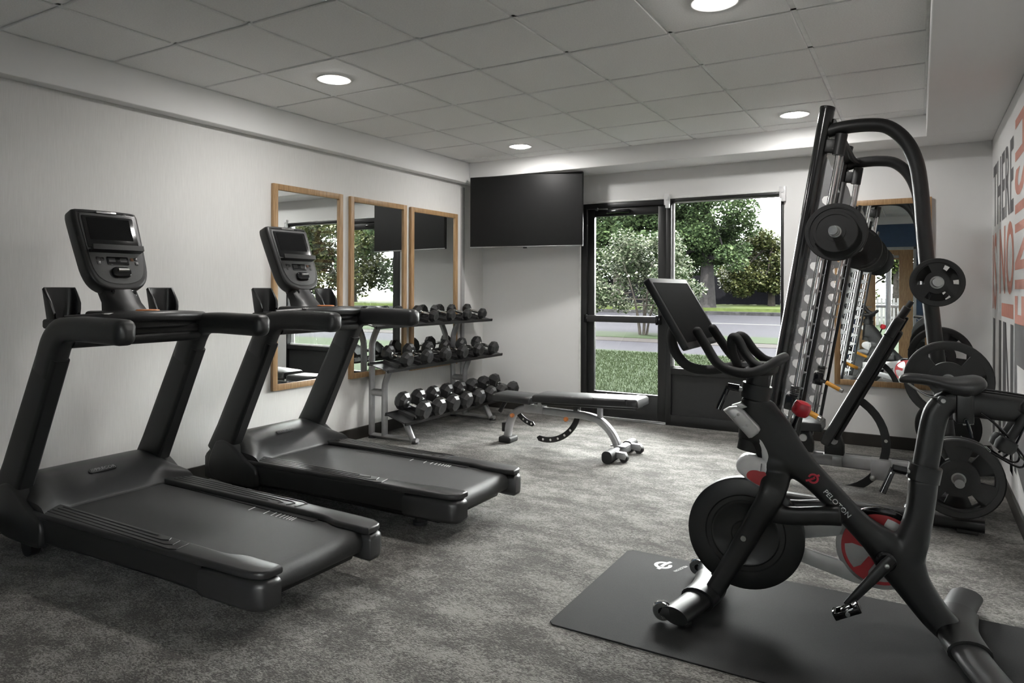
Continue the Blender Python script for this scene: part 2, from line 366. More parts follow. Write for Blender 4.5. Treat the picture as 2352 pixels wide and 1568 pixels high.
G().box((1.40, YB - .04, 2.115), (1.66, YB + .02, 2.15), .01).obj('closer_body', GLOSSB, cl)
G().tube([(1.42, YB - .02, 2.16), (1.3, YB - .03, 2.165), (1.3, YB + .01, 2.185)], .007, 8).cyl((1.3, YB - .04, 2.16), (1.3, YB - .01, 2.16), .012).obj('closer_arm', STEEL, cl)
G().box((1.175, YB - .02, 0), (2.03, YB + .13, .016), .004).obj('threshold', STEEL, d1)
w1 = thing('window_1', 'tall black framed window with a solid lower panel', None); w1['kind'] = 'structure'
G().box((2.028, YB - .004, 0), (2.082, YB + .12, OZ - .008), .004).obj('mullion', ALU, w1)
G().box((3.098, YB - .004, 0), (3.122, YB + .12, OZ - .008), .004).obj('window_frame', ALU, w1)
G().box((2.082, YB - .004, 2.2), (3.098, YB + .12, OZ - .008), .004).obj('head_rail', ALU, w1)
G().box((2.082, YB - .004, .505), (3.098, YB + .12, .565), .004).obj('window_sill', ALU, w1)
G().box((2.082, YB - .004, 0), (3.098, YB + .12, .105), .004).obj('bottom_rail', ALU, w1)
G().box((2.082, YB + .03, .105), (3.098, YB + .08, .505)).obj('lower_panel', PANEL, w1, 0)
G().box((2.082, YB + .055, .565), (3.098, YB + .065, 2.2)).obj('pane', GLASS, w1, 0)
G().box((2.083, YB + .04, .567), (2.1, YB + .055, 2.199)).box((2.083, YB + .04, .567), (3.097, YB + .055, .58)).box((2.083, YB + .04, 2.186), (3.097, YB + .055, 2.199)).obj('glazing_bead', TRIMW, w1, 0)
br = G().box((-.028, -.035, -.06), (.028, 0, .05), .006).box((-.01, -.05, -.09), (.028, -.004, -.02), .006).cyl((0, -.045, .01), (0, -.03, .01), .018)
b0 = br.obj('blind_bracket', WHITEP); b0.location = (2.045, YB - .004, 2.225); tag(b0, 'small white blind bracket at the left of the window head', 'bracket', 'blind brackets at the window head')
b1 = inst(b0, None, (3.118, YB - .004, 2.225)); b1['label'] = 'small white blind bracket at the right of the window head'

# ---------------------------------------------------------------- mirrors
def mirror_thing(label, axis, a0, a1, z0, z1, wallc):
    """axis 'y': on the left wall; axis 'x': on the back wall"""
    fwid, dep = .046, .032
    t = thing('wall_mirror', label, 'mirror', (0, 0, 0), group='oak framed wall mirrors')
    def bx(u0, u1, za, zb, d0, d1, bev=.003):
        if axis == 'y': return G().box((wallc + d0, u0, za), (wallc + d1, u1, zb), bev)
        return G().box((u0, wallc - d1, za), (u1, wallc - d0, zb), bev)
    bx(a0, a0 + fwid, z0, z1, .002, dep).obj('frame_rail', OAK, t); bx(a1 - fwid, a1, z0, z1, .002, dep).obj('frame_rail', OAK, t)
    bx(a0 + fwid, a1 - fwid, z1 - fwid, z1, .002, dep).obj('frame_rail', OAK, t); bx(a0 + fwid, a1 - fwid, z0, z0 + fwid, .002, dep).obj('frame_rail', OAK, t)
    bx(a0 + fwid - .002, a1 - fwid + .002, z0 + fwid - .002, z1 - fwid + .002, .008, .016, 0).obj('glass', MIRR, t, 0)
mirror_thing('oak framed mirror on the left wall behind the farther treadmill console', 'y', 1.90, 2.648, .545, 2.145, XL)
mirror_thing('oak framed mirror in the middle of the three on the left wall', 'y', 2.74, 3.512, .545, 2.142, XL)
mirror_thing('oak framed mirror above the dumbbell rack nearest the corner', 'y', 3.58, 4.372, .535, 2.136, XL)
mirror_thing('oak framed mirror on the back wall behind the smith machine', 'x', 3.55, 4.275, .515, 2.105, YB)

# ---------------------------------------------------------------- slogan on the right wall
def fit(body, y0, y1, z0, z1, m, rot=False, name='mural_lettering'):
    cu = bpy.data.curves.new('t', 'FONT'); cu.body = body; cu.size = 1; cu.extrude = 0.0; cu.resolution_u = 4; cu.space_character = 1.06; cu.offset = 0.018
    to = bpy.data.objects.new('t', cu); COL.objects.link(to); me = bpy.data.meshes.new_from_object(to); bpy.data.objects.remove(to); bpy.data.curves.remove(cu)
    xs = [v.co.x for v in me.vertices]; ys = [v.co.y for v in me.vertices]; a, b, c, d = min(xs), max(xs), min(ys), max(ys)
    for v in me.vertices:
        u, q = (v.co.x - a) / (b - a), (v.co.y - c) / (d - c)
        if rot: u, q = 1 - q, u
        v.co = (XR - .0012, y0 + (y1 - y0) * u, z0 + (z1 - z0) * q)
    me.materials.clear(); me.materials.append(m); me.name = name; o = bpy.data.objects.new(name, me); COL.objects.link(o); o.parent = wr; return o
fit('THERE', 4.79, 3.455, 1.825, 2.29, MURAL_D); fit('IS', 4.84, 4.52, 1.19, 1.775, MURAL_C); fit('NO', 4.30, 3.43, 1.31, 1.78, MURAL_C)
fit('FINISH', 3.38, 2.55, 1.14, 2.36, MURAL_C, rot=True)
def flat(poly, m, name='mural_shape'):
    g = G(); g.add([(XR - .0012, y, z) for y, z in poly], [tuple(range(len(poly)))]); return g.obj(name, m, wr, 0)
flat([(4.15, 1.16), (3.44, 1.16), (3.44, 1.25), (4.15, 1.25)], MURAL_C)
for y0, y1 in ((4.80, 4.62), (4.34, 4.17), (4.06, 3.86), (3.60, 3.44)):
    flat([(y0, .2), (y1, .2), (y1, 1.125), (y0, 1.125)], MURAL_D)
flat([(3.92, 1.125), (3.86, 1.125), (3.47, .2), (3.60, .2)], MURAL_D)
for p in ([(3.38, .25), (3.26, .25), (3.26, 1.14), (3.38, 1.14)], [(3.26, .9), (2.2, .9), (2.2, 1.15), (3.26, 1.14)], [(3.26, .3), (2.2, .08), (2.2, .46), (3.26, .66)]):
    flat(p, MURAL_D)

# ---------------------------------------------------------------- oak door in the front wall (seen in the mirrors)
d2 = thing('door_2', 'oak door with a tall glass pane seen in the back mirror', None); d2['kind'] = 'structure'
G().box((DX0, YF - .12, 0), (DX0 + .05, YF + .012, 2.13), .003).box((DX1 - .05, YF - .12, 0), (DX1, YF + .012, 2.13), .003).box((DX0, YF - .12, 2.08), (DX1, YF + .012, 2.13), .003).obj('door_frame', GREYF, d2)
l2 = thing('leaf', None, None); l2.parent = d2
a0, a1 = DX0 + .053, DX1 - .053
G().box((a0, YF - .07, .01), (3.48, YF - .025, 2.077), .002).obj('stile', OAK, l2); G().box((3.86, YF - .07, .01), (a1, YF - .025, 2.077), .002).obj('stile', OAK, l2)
G().box((3.48, YF - .07, 1.9), (3.86, YF - .025, 2.077), .002).obj('top_rail', OAK, l2); G().box((3.48, YF - .07, .01), (3.86, YF - .025, .16), .002).obj('bottom_rail', OAK, l2)
G().box((3.48, YF - .05, .16), (3.86, YF - .044, 1.9)).obj('pane', GLASS, l2, 0)
c2 = thing('closer', None, None); c2.parent = d2
G().box((3.6, YF - .026, 1.93), (3.86, YF + .03, 1.975), .006).obj('closer_body', SILVER, c2); G().tube([(3.78, YF + .03, 1.985), (3.5, YF + .05, 2.03), (3.68, YF + .01, 2.09)], .007, 8).obj('closer_arm', STEEL, c2)
G().tube([(3.3, YF - .026, 1.02), (3.3, YF + .03, 1.02), (3.42, YF + .03, 1.02)], .01, 8).obj('door_handle', STEEL, d2)
struct('trim_4', G().box((XL, YF, 2.55), (XR, YF + .006, ZC + .01)), WHITE, label='white band above the navy front wall')

# ---------------------------------------------------------------- television
tv = thing('television', 'large switched off flat screen television angled out from the corner', 'television', (.665, 4.495, 2.145), math.atan2(4.61 - 4.383, 1.27 - .062))
W2, H2 = .615, .375
G().box((-W2, -.002, -H2), (W2, .03, H2), .006).obj('housing', PLAST, tv)
G().box((-W2 + .008, -.005, -H2 + .018), (W2 - .008, -.001, H2 - .008)).obj('screen', TVSCR, tv, 0)
G().box((-W2, -.004, -H2), (W2, .004, -H2 + .012), .002).obj('lower_bezel', STEEL, tv)
G().box((-.02, -.004, -H2 - .012), (.02, .02, -H2 + .004), .004).obj('sensor', GLOSSB, tv)
G().box((-.35, .03, -.2), (.35, .06, .2), .012).obj('back_cover', PLAST, tv)
mt_ = G().box((-.2, .06, -.22), (.2, .075, .22), .003).tube([(0, .07, 0), (-.2, .16, 0), (.03, .28, 0)], (.02, .035), 10, upv=(0, 0, 1)).obj('mount_arm', GLOSSB, tv)
# plate on the wall, in the turned frame of the set
g = G(); 
Mi = Matrix.Rotation(-tv.rotation_euler[2], 4, 'Z'); pw = Mi @ (Vector((.70, YB, 2.145)) - Vector(tv.location))
g.box((-.12, -.02, -.15), (.12, 0, .15), .004, M=Matrix.Translation(pw) @ Mi); g.tube([(.03, .28, 0), tuple(pw + Mi @ Vector((0, -.01, 0)))], (.02, .035), 10, upv=(0, 0, 1))
g.obj('wall_plate', GLOSSB, tv)
# ================================================================ TREADMILLS
def treadmill(label, loc):
    t = thing('treadmill', label, 'treadmill', loc, 0, 'treadmills facing the left wall')
    # --- deck frame under the rails
    HW = lambda x: .405 - .052 * (x - .5) / 1.6                 # half width over the rails
    for s in (-1, 1):
        # lower side beam
        prof = lambda x, zb, zt, w_: [(x, s * (HW(x) - .012), zt), (x, s * (HW(x) - .004), zt - .03), (x, s * (HW(x) - .012), zb + .02), (x, s * (HW(x) - .035), zb), (x, s * (HW(x) - w_), zb), (x, s * (HW(x) - w_), zt)]
        g = G().loft([prof(x, zb, .247, .13) for x, zb in ((.50, .11), (.62, .11), (1.0, .12), (1.5, .12), (1.80, .118))]); g.obj('side_beam', PLAST, t, 40)
        # foot rail: a broad step surface with a rounded rear corner
        ol = [(.55, .268), (1.82, .268), (1.86, .262), (1.91, .244), (1.95, .238), (2.11, .236), (2.135, .242), (2.135, .305), (2.122, .33), (2.08, HW(2.08) - .004), (2.02, HW(2.02))] + [(x, HW(x)) for x in (1.8, 1.4, 1.0, .55)]
        fr = G().prism([(x, s * y) for x, y in ol], .238, .2705, bev=.011, seg=3).obj('foot_rail', DPLAST, t, 40)
        # grip grooves pressed into the step: proud thin ribs
        rb_ = G()
        for k in range(4):
            y = s * (.292 + .024 * k); xe = 1.42 + .06 * k
            rb_.tube([(.66, y, .2708), (xe, y, .2718), (xe + .035, y - s * .012, .2718), (xe + .02, s * .286, .2718)] if k else [(.66, y, .2708), (xe, y, .2718)], (.0035, .0022), 6, upv=(0, 0, 1))
        rb_.obj('grip_ribs', PLAST, fr)
        # rear end cap wrapping down
        oc = [(1.79, .285), (1.93, .26), (2.06, .246), (2.13, .246), (2.14, .252), (2.14, .31), (2.127, .336), (2.08, HW(2.08)), (2.02, HW(2.02) + .003), (1.79, HW(1.79) + .002)]
        G().prism([(x, s * y) for x, y in oc], .237, .112, bev=.028, seg=4).obj('end_cap', DPLAST, t, 50)
        # upright with its sleeve
        y = s * .362
        G().tube([(.30, y, .27), (.385, y, .42), (.715, y, 1.03)], [(.045, .105), (.042, .098), (.04, .085)], 4, upv=(-.88, 0, .47), prof=rrect(2, 2, .35, 3)).obj('upright', BLACK, t, 30)
        # lower cover of the upright joining the base
        bc = sm([(.30, .36), (.245, .27), (.225, .20), (.25, .135), (.33, .105), (.48, .10), (.66, .105), (.685, .15), (.68, .215), (.64, .25), (.56, .285), (.48, .335), (.42, .365), (.36, .375), (.30, .36)], 4)[:-1]
        G().prism(bc, s * .325, s * .412, lambda a, b, h: (a, h, b), .016, 3).obj('base_cover', DPLAST, t, 50)
        # arm: elbow then hand rail
        pth = sm([(.66, y, .93), (.70, y, 1.02), (.745, y, 1.09), (.81, y, 1.135), (.93, y, 1.148), (1.12, y, 1.146), (1.24, y, 1.144), (1.29, y, 1.142), (1.315, y, 1.14), (1.325, y, 1.14)], 4)
        rr = []
        for p in pth:
            q = p[0]; rr.append((.046, .083 if q < .72 else (.083 - (q - .72) / .12 * .026 if q < .84 else .057)))
        kk = [math.sqrt(max(.03, 1 - (max(0, p[0] - 1.275) / .0515) ** 2)) for p in pth]; rr = [(a * k_, b * k_) for (a, b), k_ in zip(rr, kk)]
        G().tube(pth, rr, 4, upv=(-.25, 0, 1), prof=rrect(2, 2, .62, 5)).obj('hand_rail', DPLAST, t, 40)
        # cup holder: half shell open to the user
        cy = s * .265; cx = .60; N_ = 24; g = G()
        def rim(k): 
            a = math.radians(60 + 240 * k / N_); c, q = math.cos(a), math.sin(a); return math.copysign(abs(c) ** .6, c), math.copysign(abs(q) ** .6, q)
        top = lambda k: 1.335 - .125 * max(0, (abs(k - N_ / 2) / (N_ / 2) - .62) / .38) ** 1.0
        lay = lambda rx, ry, zf: [(cx + rim(k)[0] * rx * (1 + .25 * (zf(k) - 1.18) / .15), cy + rim(k)[1] * ry * (1 + .28 * (zf(k) - 1.18) / .15), zf(k)) for k in range(N_ + 1)]
        g.loft([lay(.045, .052, lambda k: 1.18), lay(.045, .052, top), lay(.05, .058, lambda k: top(k) + .004), lay(.056, .064, lambda k: top(k) - .004), lay(.056, .064, lambda k: 1.17)], cap=False, closed=False)
        g.lathe([(.0, 1.165), (.066, 1.165), (.066, 1.19), (.0, 1.185)], (cx + .005, cy, 0), (0, 0, 1), 20)
        g.obj('cup_holder', PLAST, t, 40)
    # --- belt over the rear roller
    g = G(); sec = [(.50, .243), (1.2, .243), (2.0, .243)] + [(2.045 + .052 * math.sin(a), .191 + .052 * math.cos(a)) for a in [math.radians(x) for x in range(0, 181, 20)]] + [(1.9, .139), (.55, .139)]
    g.loft([[(x, y, z) for x, z in sec] for y in (-.262, .262)]); belt = g.obj('running_belt', mat('belt_rubber', (.024, .024, .0245), .5, bump=(1600, .6, .0012), var=(300, .3)), t, 30)
    for k, x in enumerate((1.392, 1.50, 1.552, 1.585, 1.613, 1.637, 1.658, 1.676, 1.692)):
        G().add([(x, .195, .2438), (x + .008, .195, .2438), (x - .002, .245, .2438), (x - .010, .245, .2438)], [(0, 1, 2, 3)]).obj('belt_mark', PRINTW, belt, 0)
    for s in (-1, 1): G().box((.58, s * .262, .236), (1.86, s * .269, .2435)).obj('belt_gap', GLOSSB, t, 0)
    G().cyl((2.045, -.28, .191), (2.045, .28, .191), .046, n=24).obj('rear_roller', BLACK, t)
    G().box((.55, -.30, .085), (2.0, .30, .13), .02).obj('under_pan', BLACK, t); 
    for s in (-1, 1):
        G().cyl((1.74, s * .14, 0), (1.74, s * .14, .11), .03).cyl((1.74, s * .14, 0), (1.74, s * .14, .018), .042).obj('foot', RUB, t)
        G().cyl((.42, s * .30, .05), (.42, s * .345, .05), .05, n=20).obj('transport_wheel', RUB, t)
    # --- motor hood
    def hsec(x, w_, zt, edge):
        pts = []
        for k in range(17):
            u = -1 + 2 * k / 16; a = abs(u); z = zt - (zt - edge) * max(0, (a - .72) / .28) ** 2.0; pts.append((x + .10 * max(0, (a - .62) / .38) ** 1.3 * (1 if x > .5 else 0), u * w_, z))
        return pts + [(x, w_, .10), (x, -w_, .10)]
    secs = sm([tuple(c for p in hsec(*q) for c in p) for q in ((.13, .36, .27, .23), (.18, .375, .335, .27), (.27, .385, .385, .30), (.36, .39, .395, .315), (.45, .39, .375, .315), (.53, .39, .325, .30), (.585, .392, .27, .272), (.60, .392, .25, .268))], 3)
    G().loft([[tuple(s_[i:i + 3]) for i in range(0, len(s_), 3)] for s_ in secs]).obj('motor_hood', DPLAST, t, 40)
    bdg = G().prism(rrect(.15, .034, .0165), 0, .004, lambda a, b, h: (.475 + b * .85 - .0 + h * .5, a, .3675 - b * .52 + h * .85), .001).obj('badge', PLAST, t)
    text('badge_lettering', '///PRECOR', .027, basis((.478, 0, .3725), (0, 1, 0), (-.85, 0, .52)), PRINTG, bdg, 1.05)
    # --- dash between the arms, sensor pod, mast
    dash = sm([(.80, -.36, 1.18), (.86, -.25, 1.188), (.905, -.12, 1.194), (.92, 0, 1.195), (.905, .12, 1.194), (.86, .25, 1.188), (.80, .36, 1.18)], 5)
    G().tube(dash, (.03, .028), 14, upv=(0, 0, 1)).obj('front_bar', DPLAST, t)
    G().prism([(-.34, .56), (.34, .56), (.34, .80), (.2, .87), (0, .90), (-.2, .87), (-.34, .80)], 1.135, 1.185, lambda a, b, h: (b, a, h), .012).obj('tray', PLAST, t)
    G().cyl((.80, -.33, 1.085), (.80, .33, 1.085), .034, n=20).obj('cross_tube', BLACK, t)
    G().box((.72, -.33, 1.10), (.84, .33, 1.15), .02).obj('stop_pod', PLAST, t)
    for y0 in (-.2,): G().box((.878, y0 - .035, 1.208), (.9, y0 + .035, 1.2165), .003).obj('pulse_plate', STEEL, t)
    G().lathe([(.055, 0), (.055, .006), (.05, .008)], (.825, .03, 1.219), (0, 0, 1), 24).obj('safety_disc', ORANGE, t)
    G().prism([(.58, -.15), (.80, -.13), (.87, -.08), (.885, 0), (.87, .08), (.80, .13), (.58, .15)], 1.17, 1.22, bev=.016, seg=3).obj('mast_foot', PLAST, t, 40)
    mast = [(.73, .13, .075, 1.17), (.70, .10, .06, 1.21), (.66, .085, .05, 1.26), (.61, .085, .05, 1.33), (.54, .09, .05, 1.43), (.48, .09, .045, 1.53)]
    G().loft([[(x + dx * (1 if k else 1), w_ * yy, z) for k, (dx, yy) in enumerate([(-d, -1), (-d, 1), (d * .4, 1.0), (d, .45), (d, -.45), (d * .4, -1.0)])] for x, w_, d, z in mast]).obj('mast', PLAST, t, 60)
    # --- console head: shield outline, leaning back
    co = bpy.data.objects.new('console', None); COL.objects.link(co); co.parent = t; co.location = (.545, 0, 1.525); co.rotation_euler = (0, -math.radians(23), 0)
    fnc = lambda a, b, h: (h, a, b)                     # a lateral, b up the face, h out to the user
    out = [(-.172, .215), (-.15, .232), (0, .236), (.15, .232), (.172, .215), (.176, .17), (.168, -.02), (.16, -.12), (.135, -.185), (.085, -.222), (0, -.235), (-.085, -.222), (-.135, -.185), (-.16, -.12), (-.168, -.02), (-.176, .17)]
    out = sm(out + [out[0]], 3)[:-1]
    G().prism(out, -.055, .035, fnc, .022, 4).obj('console_shell', DPLAST, co, 50)
    G().prism([(x * .84, y * .86 + .003) for x, y in out], .033, .0385, fnc, .003).obj('console_face', GPLAST, co)
    G().prism(rrect(.272, .185, .008), .036, .041, lambda a, b, h: fnc(a, b + .097, h), .001).obj('screen_surround', GLOSSB, co)
    G().prism(rrect(.226, .125, .003), .041, .0418, lambda a, b, h: fnc(a, b + .115, h)).obj('screen', SCREEN, co)
    G().prism([(.036, -.022), (.080, -.022), (.083, .006), (.074, .008), (.068, -.012), (.036, -.004)], -.135, .135, lambda a, b, h: (a, h, b), .002).obj('reading_rack', PLAST, co)
    G().prism(rrect(.105, .012, .005), .039, .0425, lambda a, b, h: fnc(a, b + .214, h), .001).obj('name_plate', STEEL, co)
    text('name_lettering', '///PRECOR', .0105, basis((.0428, 0, .214), (0, 1, 0), (0, 0, 1)), PRINTG, co, 1.1, .0002)
    G().prism(rrect(.115, .046, .006), .038, .042, lambda a, b, h: fnc(a, b - .068, h), .001).obj('readout', GLOSSB, co)
    for a in (-.03, .03): G().prism(rrect(.034, .022, .002), .042, .0425, lambda p, b, h: fnc(p + a, b - .064, h)).obj('readout_window', DPLAST, co)
    for a, b, mm in ((-.1, -.055, DPLAST), (-.1, -.08, DPLAST), (-.078, -.058, DPLAST), (.078, -.058, mat('dull_orange_key', (.16, .075, .035), .5)), (.1, -.055, DPLAST), (.1, -.08, DPLAST)):
        G().prism(rrect(.017, .017, .003), .038, .0415, lambda p, q, h: fnc(p + a, q + b, h), .001).obj('key', mm, co)
    G().prism(rrect(.10, .058, .024), .036, .062, lambda a, b, h: fnc(a, b - .138, h), .010, 3).obj('speed_control', GLOSSB, co)
    G().cyl((.062, -.022, -.128), (.062, .034, -.128), .009, n=12).obj('control_lever', STEEL, co)
    G().box((-.02, -.06, -.262), (.028, .07, -.225), .008).obj('headphone_dock', GLOSSB, co)
    G().sphere((.03, .10, .212), (.006, .02, .011)).obj('fan_port', PLAST, co)
    return t
treadmill('black treadmill standing nearest the camera at the left', (-.06, .33, 0))
treadmill('black treadmill standing in front of the wall mirror', (0.0, 1.515, 0))
# ================================================================ DUMBBELL RACK
RACK = thing('dumbbell_rack', 'silver three tier dumbbell rack against the left wall', 'rack', (0, 0, 0))
TIERS = [(.255, .485, .272, .206, 'bottom'), (.055, .29, .690, .636, 'middle'), (-.075, .16, 1.060, 1.006, 'top')]  # x0,x1 and z there
for Y in (2.98, 4.24):
    G().tube(sm([(-.055, Y, .03), (-.055, Y, .45), (-.055, Y, .80), (-.045, Y, .87), (-.01, Y, .95), (.03, Y, 1.02)], 4), .028, 14).obj('post', SILVER, RACK)
    G().tube(sm([(.095, Y, .03), (.095, Y, .30), (.095, Y, .45), (.105, Y, .51), (.135, Y, .58), (.165, Y, .65)], 4), .028, 14).obj('post', SILVER, RACK)
    G().tube([(.30, Y, .235), (.415, Y, .02)], .028, 14).obj('front_leg', SILVER, RACK)
    G().tube([(-.05, Y, .41), (.09, Y, .41)], .032, 14).obj('brace', SILVER, RACK)
    G().tube([(-.06, Y, .028), (.46, Y, .028)], (.026, .02), 12, upv=(0, 0, 1)).obj('base_tube', SILVER, RACK)
    for x in (-.05, .44): G().cyl((x, Y, 0), (x, Y, .014), .036, .03).obj('foot_pad', RUB, RACK)
Y0, Y1 = 2.80, 4.68
COUNT = {'bottom': 8, 'middle': 6, 'top': 6}
RADS = {'bottom': .078, 'middle': .066, 'top': .054}
octp = lambda r: [(r * math.cos(PI / 8 + k * PI / 4), r * math.sin(PI / 8 + k * PI / 4)) for k in range(8)]
def dumbbell(r, name):
    """octagonal heads chamfered at both ends on a chrome handle, axis along local x, centre at origin"""
    hl, gap = r * 1.28, .066
    hd = []
    for s in (-1, 1):
        xs = [s * gap, s * (gap + hl * .28), s * (gap + hl * .72), s * (gap + hl)]; k = [.62, 1, 1, .70]
        hd.append(G().loft([[(x, y * q, z * q) for y, z in octp(r * 1.07)] for x, q in zip(xs, k)]).mesh('head', 0))
        hd[-1].materials.append(RUBG)
    hn = G().lathe([(.0115, -gap - .002), (.0115, -gap + .012), (.0135, -.045), (.017, -.012), (.0175, 0), (.017, .012), (.0135, .045), (.0115, gap - .012), (.0115, gap + .002)], (0, 0, 0), (1, 0, 0), 16).mesh('handle'); hn.materials.append(CHROME)
    co_ = G().lathe([(.02, -.008), (.02, .008)], (0, 0, 0), (1, 0, 0), 16).mesh('collar'); co_.materials.append(CHROME)
    nm = G().add([(gap + hl + .0006, y * r * .45, z * r * .45) for y, z in octp(1)], [tuple(range(8))]).mesh('end_print', 0); nm.materials.append(RUB)
    return hd, hn, co_, nm
ordn = ['first', 'second', 'third', 'fourth', 'fifth', 'sixth', 'seventh', 'eighth']
for x0, x1, z0, z1, tier in TIERS:
    tilt = math.atan2(z0 - z1, x1 - x0); d = Vector((x1 - x0, 0, z1 - z0)).normalized(); nrm = Vector((-d.z, 0, d.x)); A = Vector((x0, 0, z0)); L = math.hypot(x1 - x0, z1 - z0)
    sh = thing('shelf', None, None); sh.parent = RACK; del_ = None
    q = lambda u, y, h: tuple(A + d * u + nrm * h + Vector((0, y, 0)))
    g = G()
    for u0, u1, h0, h1 in ((0, L, -.012, -.004), (0, .012, -.022, .006), (L - .012, L, -.022, .004)):
        vs = [q(u, y, h) for y in (Y0, Y1) for u, h in ((u0, h0), (u1, h0), (u1, h1), (u0, h1))]
        g.add(vs, [(0, 1, 2, 3), (7, 6, 5, 4), (0, 4, 5, 1), (1, 5, 6, 2), (2, 6, 7, 3), (3, 7, 4, 0)])
    g.obj('tray', BLACK, sh, 0)
    n = COUNT[tier]; r = RADS[tier]; hd, hn, co_, nm = dumbbell(r, tier); stp = (Y1 - Y0 - .16) / n
    ys = [Y0 + .08 + stp * (i + .5) for i in range(n)]
    # saddles: black moulded cradles
    sad = G(); pts = [(-.06, 0), (-.056, .028), (-.047, .031), (-.03, .012), (.03, .012), (.047, .031), (.056, .028), (.06, 0)]
    sad.loft([[(u, y, h) for y, h in pts] for u in (.03, .045, L - .045, L - .03)]); sme = sad.mesh('saddle', 30); sme.materials.append(PLAST)
    M = basis(A, d, (0, 1, 0))
    for i, y in enumerate(ys):
        o = bpy.data.objects.new('saddle', sme); COL.objects.link(o); o.parent = sh; o.matrix_local = basis(A + Vector((0, y, 0)) - nrm * .004, d, (0, 1, 0))
        sc_ = 1.0 - .05 * (i if tier == 'bottom' else n - 1 - i) / n
        c = A + d * (L * .5 + .012) + nrm * (.016 + r * 1.0)
        frm = 'end nearest the treadmills'
        t = thing('dumbbell', '%s black octagonal dumbbell from the treadmill end of the %s rack shelf' % (ordn[i], tier), 'dumbbell', (c.x, y, c.z), 0, 'dumbbells on the %s shelf of the rack' % tier)
        t.rotation_euler = (0, tilt, 0); t.scale = (1, 1, 1)
        for nm_, me, px_ in (('head', hd[0], 0), ('head', hd[1], 0), ('handle', hn, 0), ('collar', co_, -.063), ('collar', co_, .063), ('end_print', nm, 0)):
            o = bpy.data.objects.new(nm_, me); COL.objects.link(o); o.parent = t; o.location = (px_, 0, 0)
# ================================================================ FLAT BENCH
def pad(x0, x1, w_, th, m=VINYL):
    """upholstered pad, top at z=0, hanging down; tapered ends"""
    g = G(); n = 9; secs = []
    def sec(x, k, top): 
        hw = w_ * k; return [(x, -hw, -th + .008), (x, -hw + .01, -th), (x, hw - .01, -th), (x, hw, -th + .008), (x, hw, -.016), (x, hw - .006, -.006 + top), (x, hw - .022, top), (x, -hw + .022, top), (x, -hw + .006, -.006 + top), (x, -hw, -.016)]
    for x, k, tp in ((x0, .90, -.02), (x0 + .004, .93, -.006), (x0 + .02, .96, 0), (x0 + .06, 1, 0), (x1 - .06, 1, 0), (x1 - .02, .96, 0), (x1 - .004, .93, -.006), (x1, .90, -.02)): secs.append(sec(x, k, tp))
    return g.loft(secs)
def arc_plate(c, r, a0, a1, w_, y0, y1, holes, parent, name='angle_plate'):
    n = 22; g = G(); pts = []
    for k in range(n + 1):
        a = math.radians(a0 + (a1 - a0) * k / n); pts.append((c[0] + (r + w_) * math.cos(a), c[1] + (r + w_) * math.sin(a)))
    e = math.radians(a1); pts.append((c[0] + r * math.cos(e) - w_ * math.sin(e) * (1 if a1 > a0 else -1), c[1] + r * math.sin(e) + w_ * math.cos(e) * (1 if a1 > a0 else -1)))
    for k in range(n, -1, -1):
        a = math.radians(a0 + (a1 - a0) * k / n); pts.append((c[0] + (r - w_) * math.cos(a), c[1] + (r - w_) * math.sin(a)))
    p = G().prism(pts, y0, y1, lambda a, b, h: (a, h, b), .002, 1).obj(name, BLACK, parent)
    for f in holes:
        a = math.radians(a0 + (a1 - a0) * f); x, z = c[0] + r * math.cos(a), c[1] + r * math.sin(a)
        G().lathe([(.0, y0 - .0015), (w_ * .42, y0 - .0015), (w_ * .42, y1 + .0015), (.0, y1 + .0015)], (x, 0, z), (0, 1, 0), 14).obj('adjustment_hole', CHROME, p)
    return p
BENCH = thing('weight_bench', 'silver framed flat weight bench with black pads in front of the glazed door', 'bench', (0, 3.47, 0))
fr_ = sm([(1.075, 0, .05), (1.09, 0, .14), (1.13, 0, .235), (1.20, 0, .29), (1.29, 0, .312), (1.45, 0, .305), (1.65, 0, .30), (1.83, 0, .295), (1.95, 0, .265), (2.04, 0, .19), (2.09, 0, .11), (2.11, 0, .05)], 5)
G().tube(fr_, (.03, .036), 4, upv=(0, 1, 0), prof=rrect(2, 2, .6, 4)).obj('frame', SILVER, BENCH, 40)
G().box((1.02, -.075, 0), (1.14, .075, .052), .016, 3).obj('front_foot', RUB, BENCH)
G().box((1.035, -.04, .09), (1.066, .04, .17), .008).obj('grip_handle', RUB, BENCH)
G().tube([(2.125, -.27, .045), (2.125, .27, .045)], (.036, .04), 4, upv=(0, 0, 1), prof=rrect(2, 2, .8, 5)).obj('rear_crossbar', SILVER, BENCH)
for s in (-1, 1):
    G().tube([(2.125, s * .15, .047), (2.125, s * .285, .047)], (.042, .047), 4, upv=(0, 0, 1), prof=rrect(2, 2, .8, 5)).obj('rear_foot', RUB, BENCH)
    G().prism([(2.15, .03), (2.15, .078), (2.235, .075), (2.25, .05), (2.235, .022)], s * .17 - .022, s * .17 + .022, lambda a, b, h: (a, h, b), .004).obj('wheel_bracket', SILVER, BENCH)
    G().cyl((2.222, s * .17 - .016, .034), (2.222, s * .17 + .016, .034), .034, n=20).obj('wheel', RUB, BENCH)
G().box((2.06, -.06, .083), (2.19, .06, .094), .004).obj('foot_plate', SILVER, BENCH)
G().prism([(1.26, .28), (1.26, .375), (1.285, .385), (1.305, .375), (1.31, .34), (1.39, .34), (1.395, .375), (1.415, .385), (1.44, .375), (1.44, .28)], -.045, .045, lambda a, b, h: (a, h, b), .003).obj('pivot_bracket', SILVER, BENCH)
for x in (1.285, 1.418): G().cyl((x, -.052, .362), (x, .052, .362), .017).obj('pivot_bolt', STEEL, BENCH)
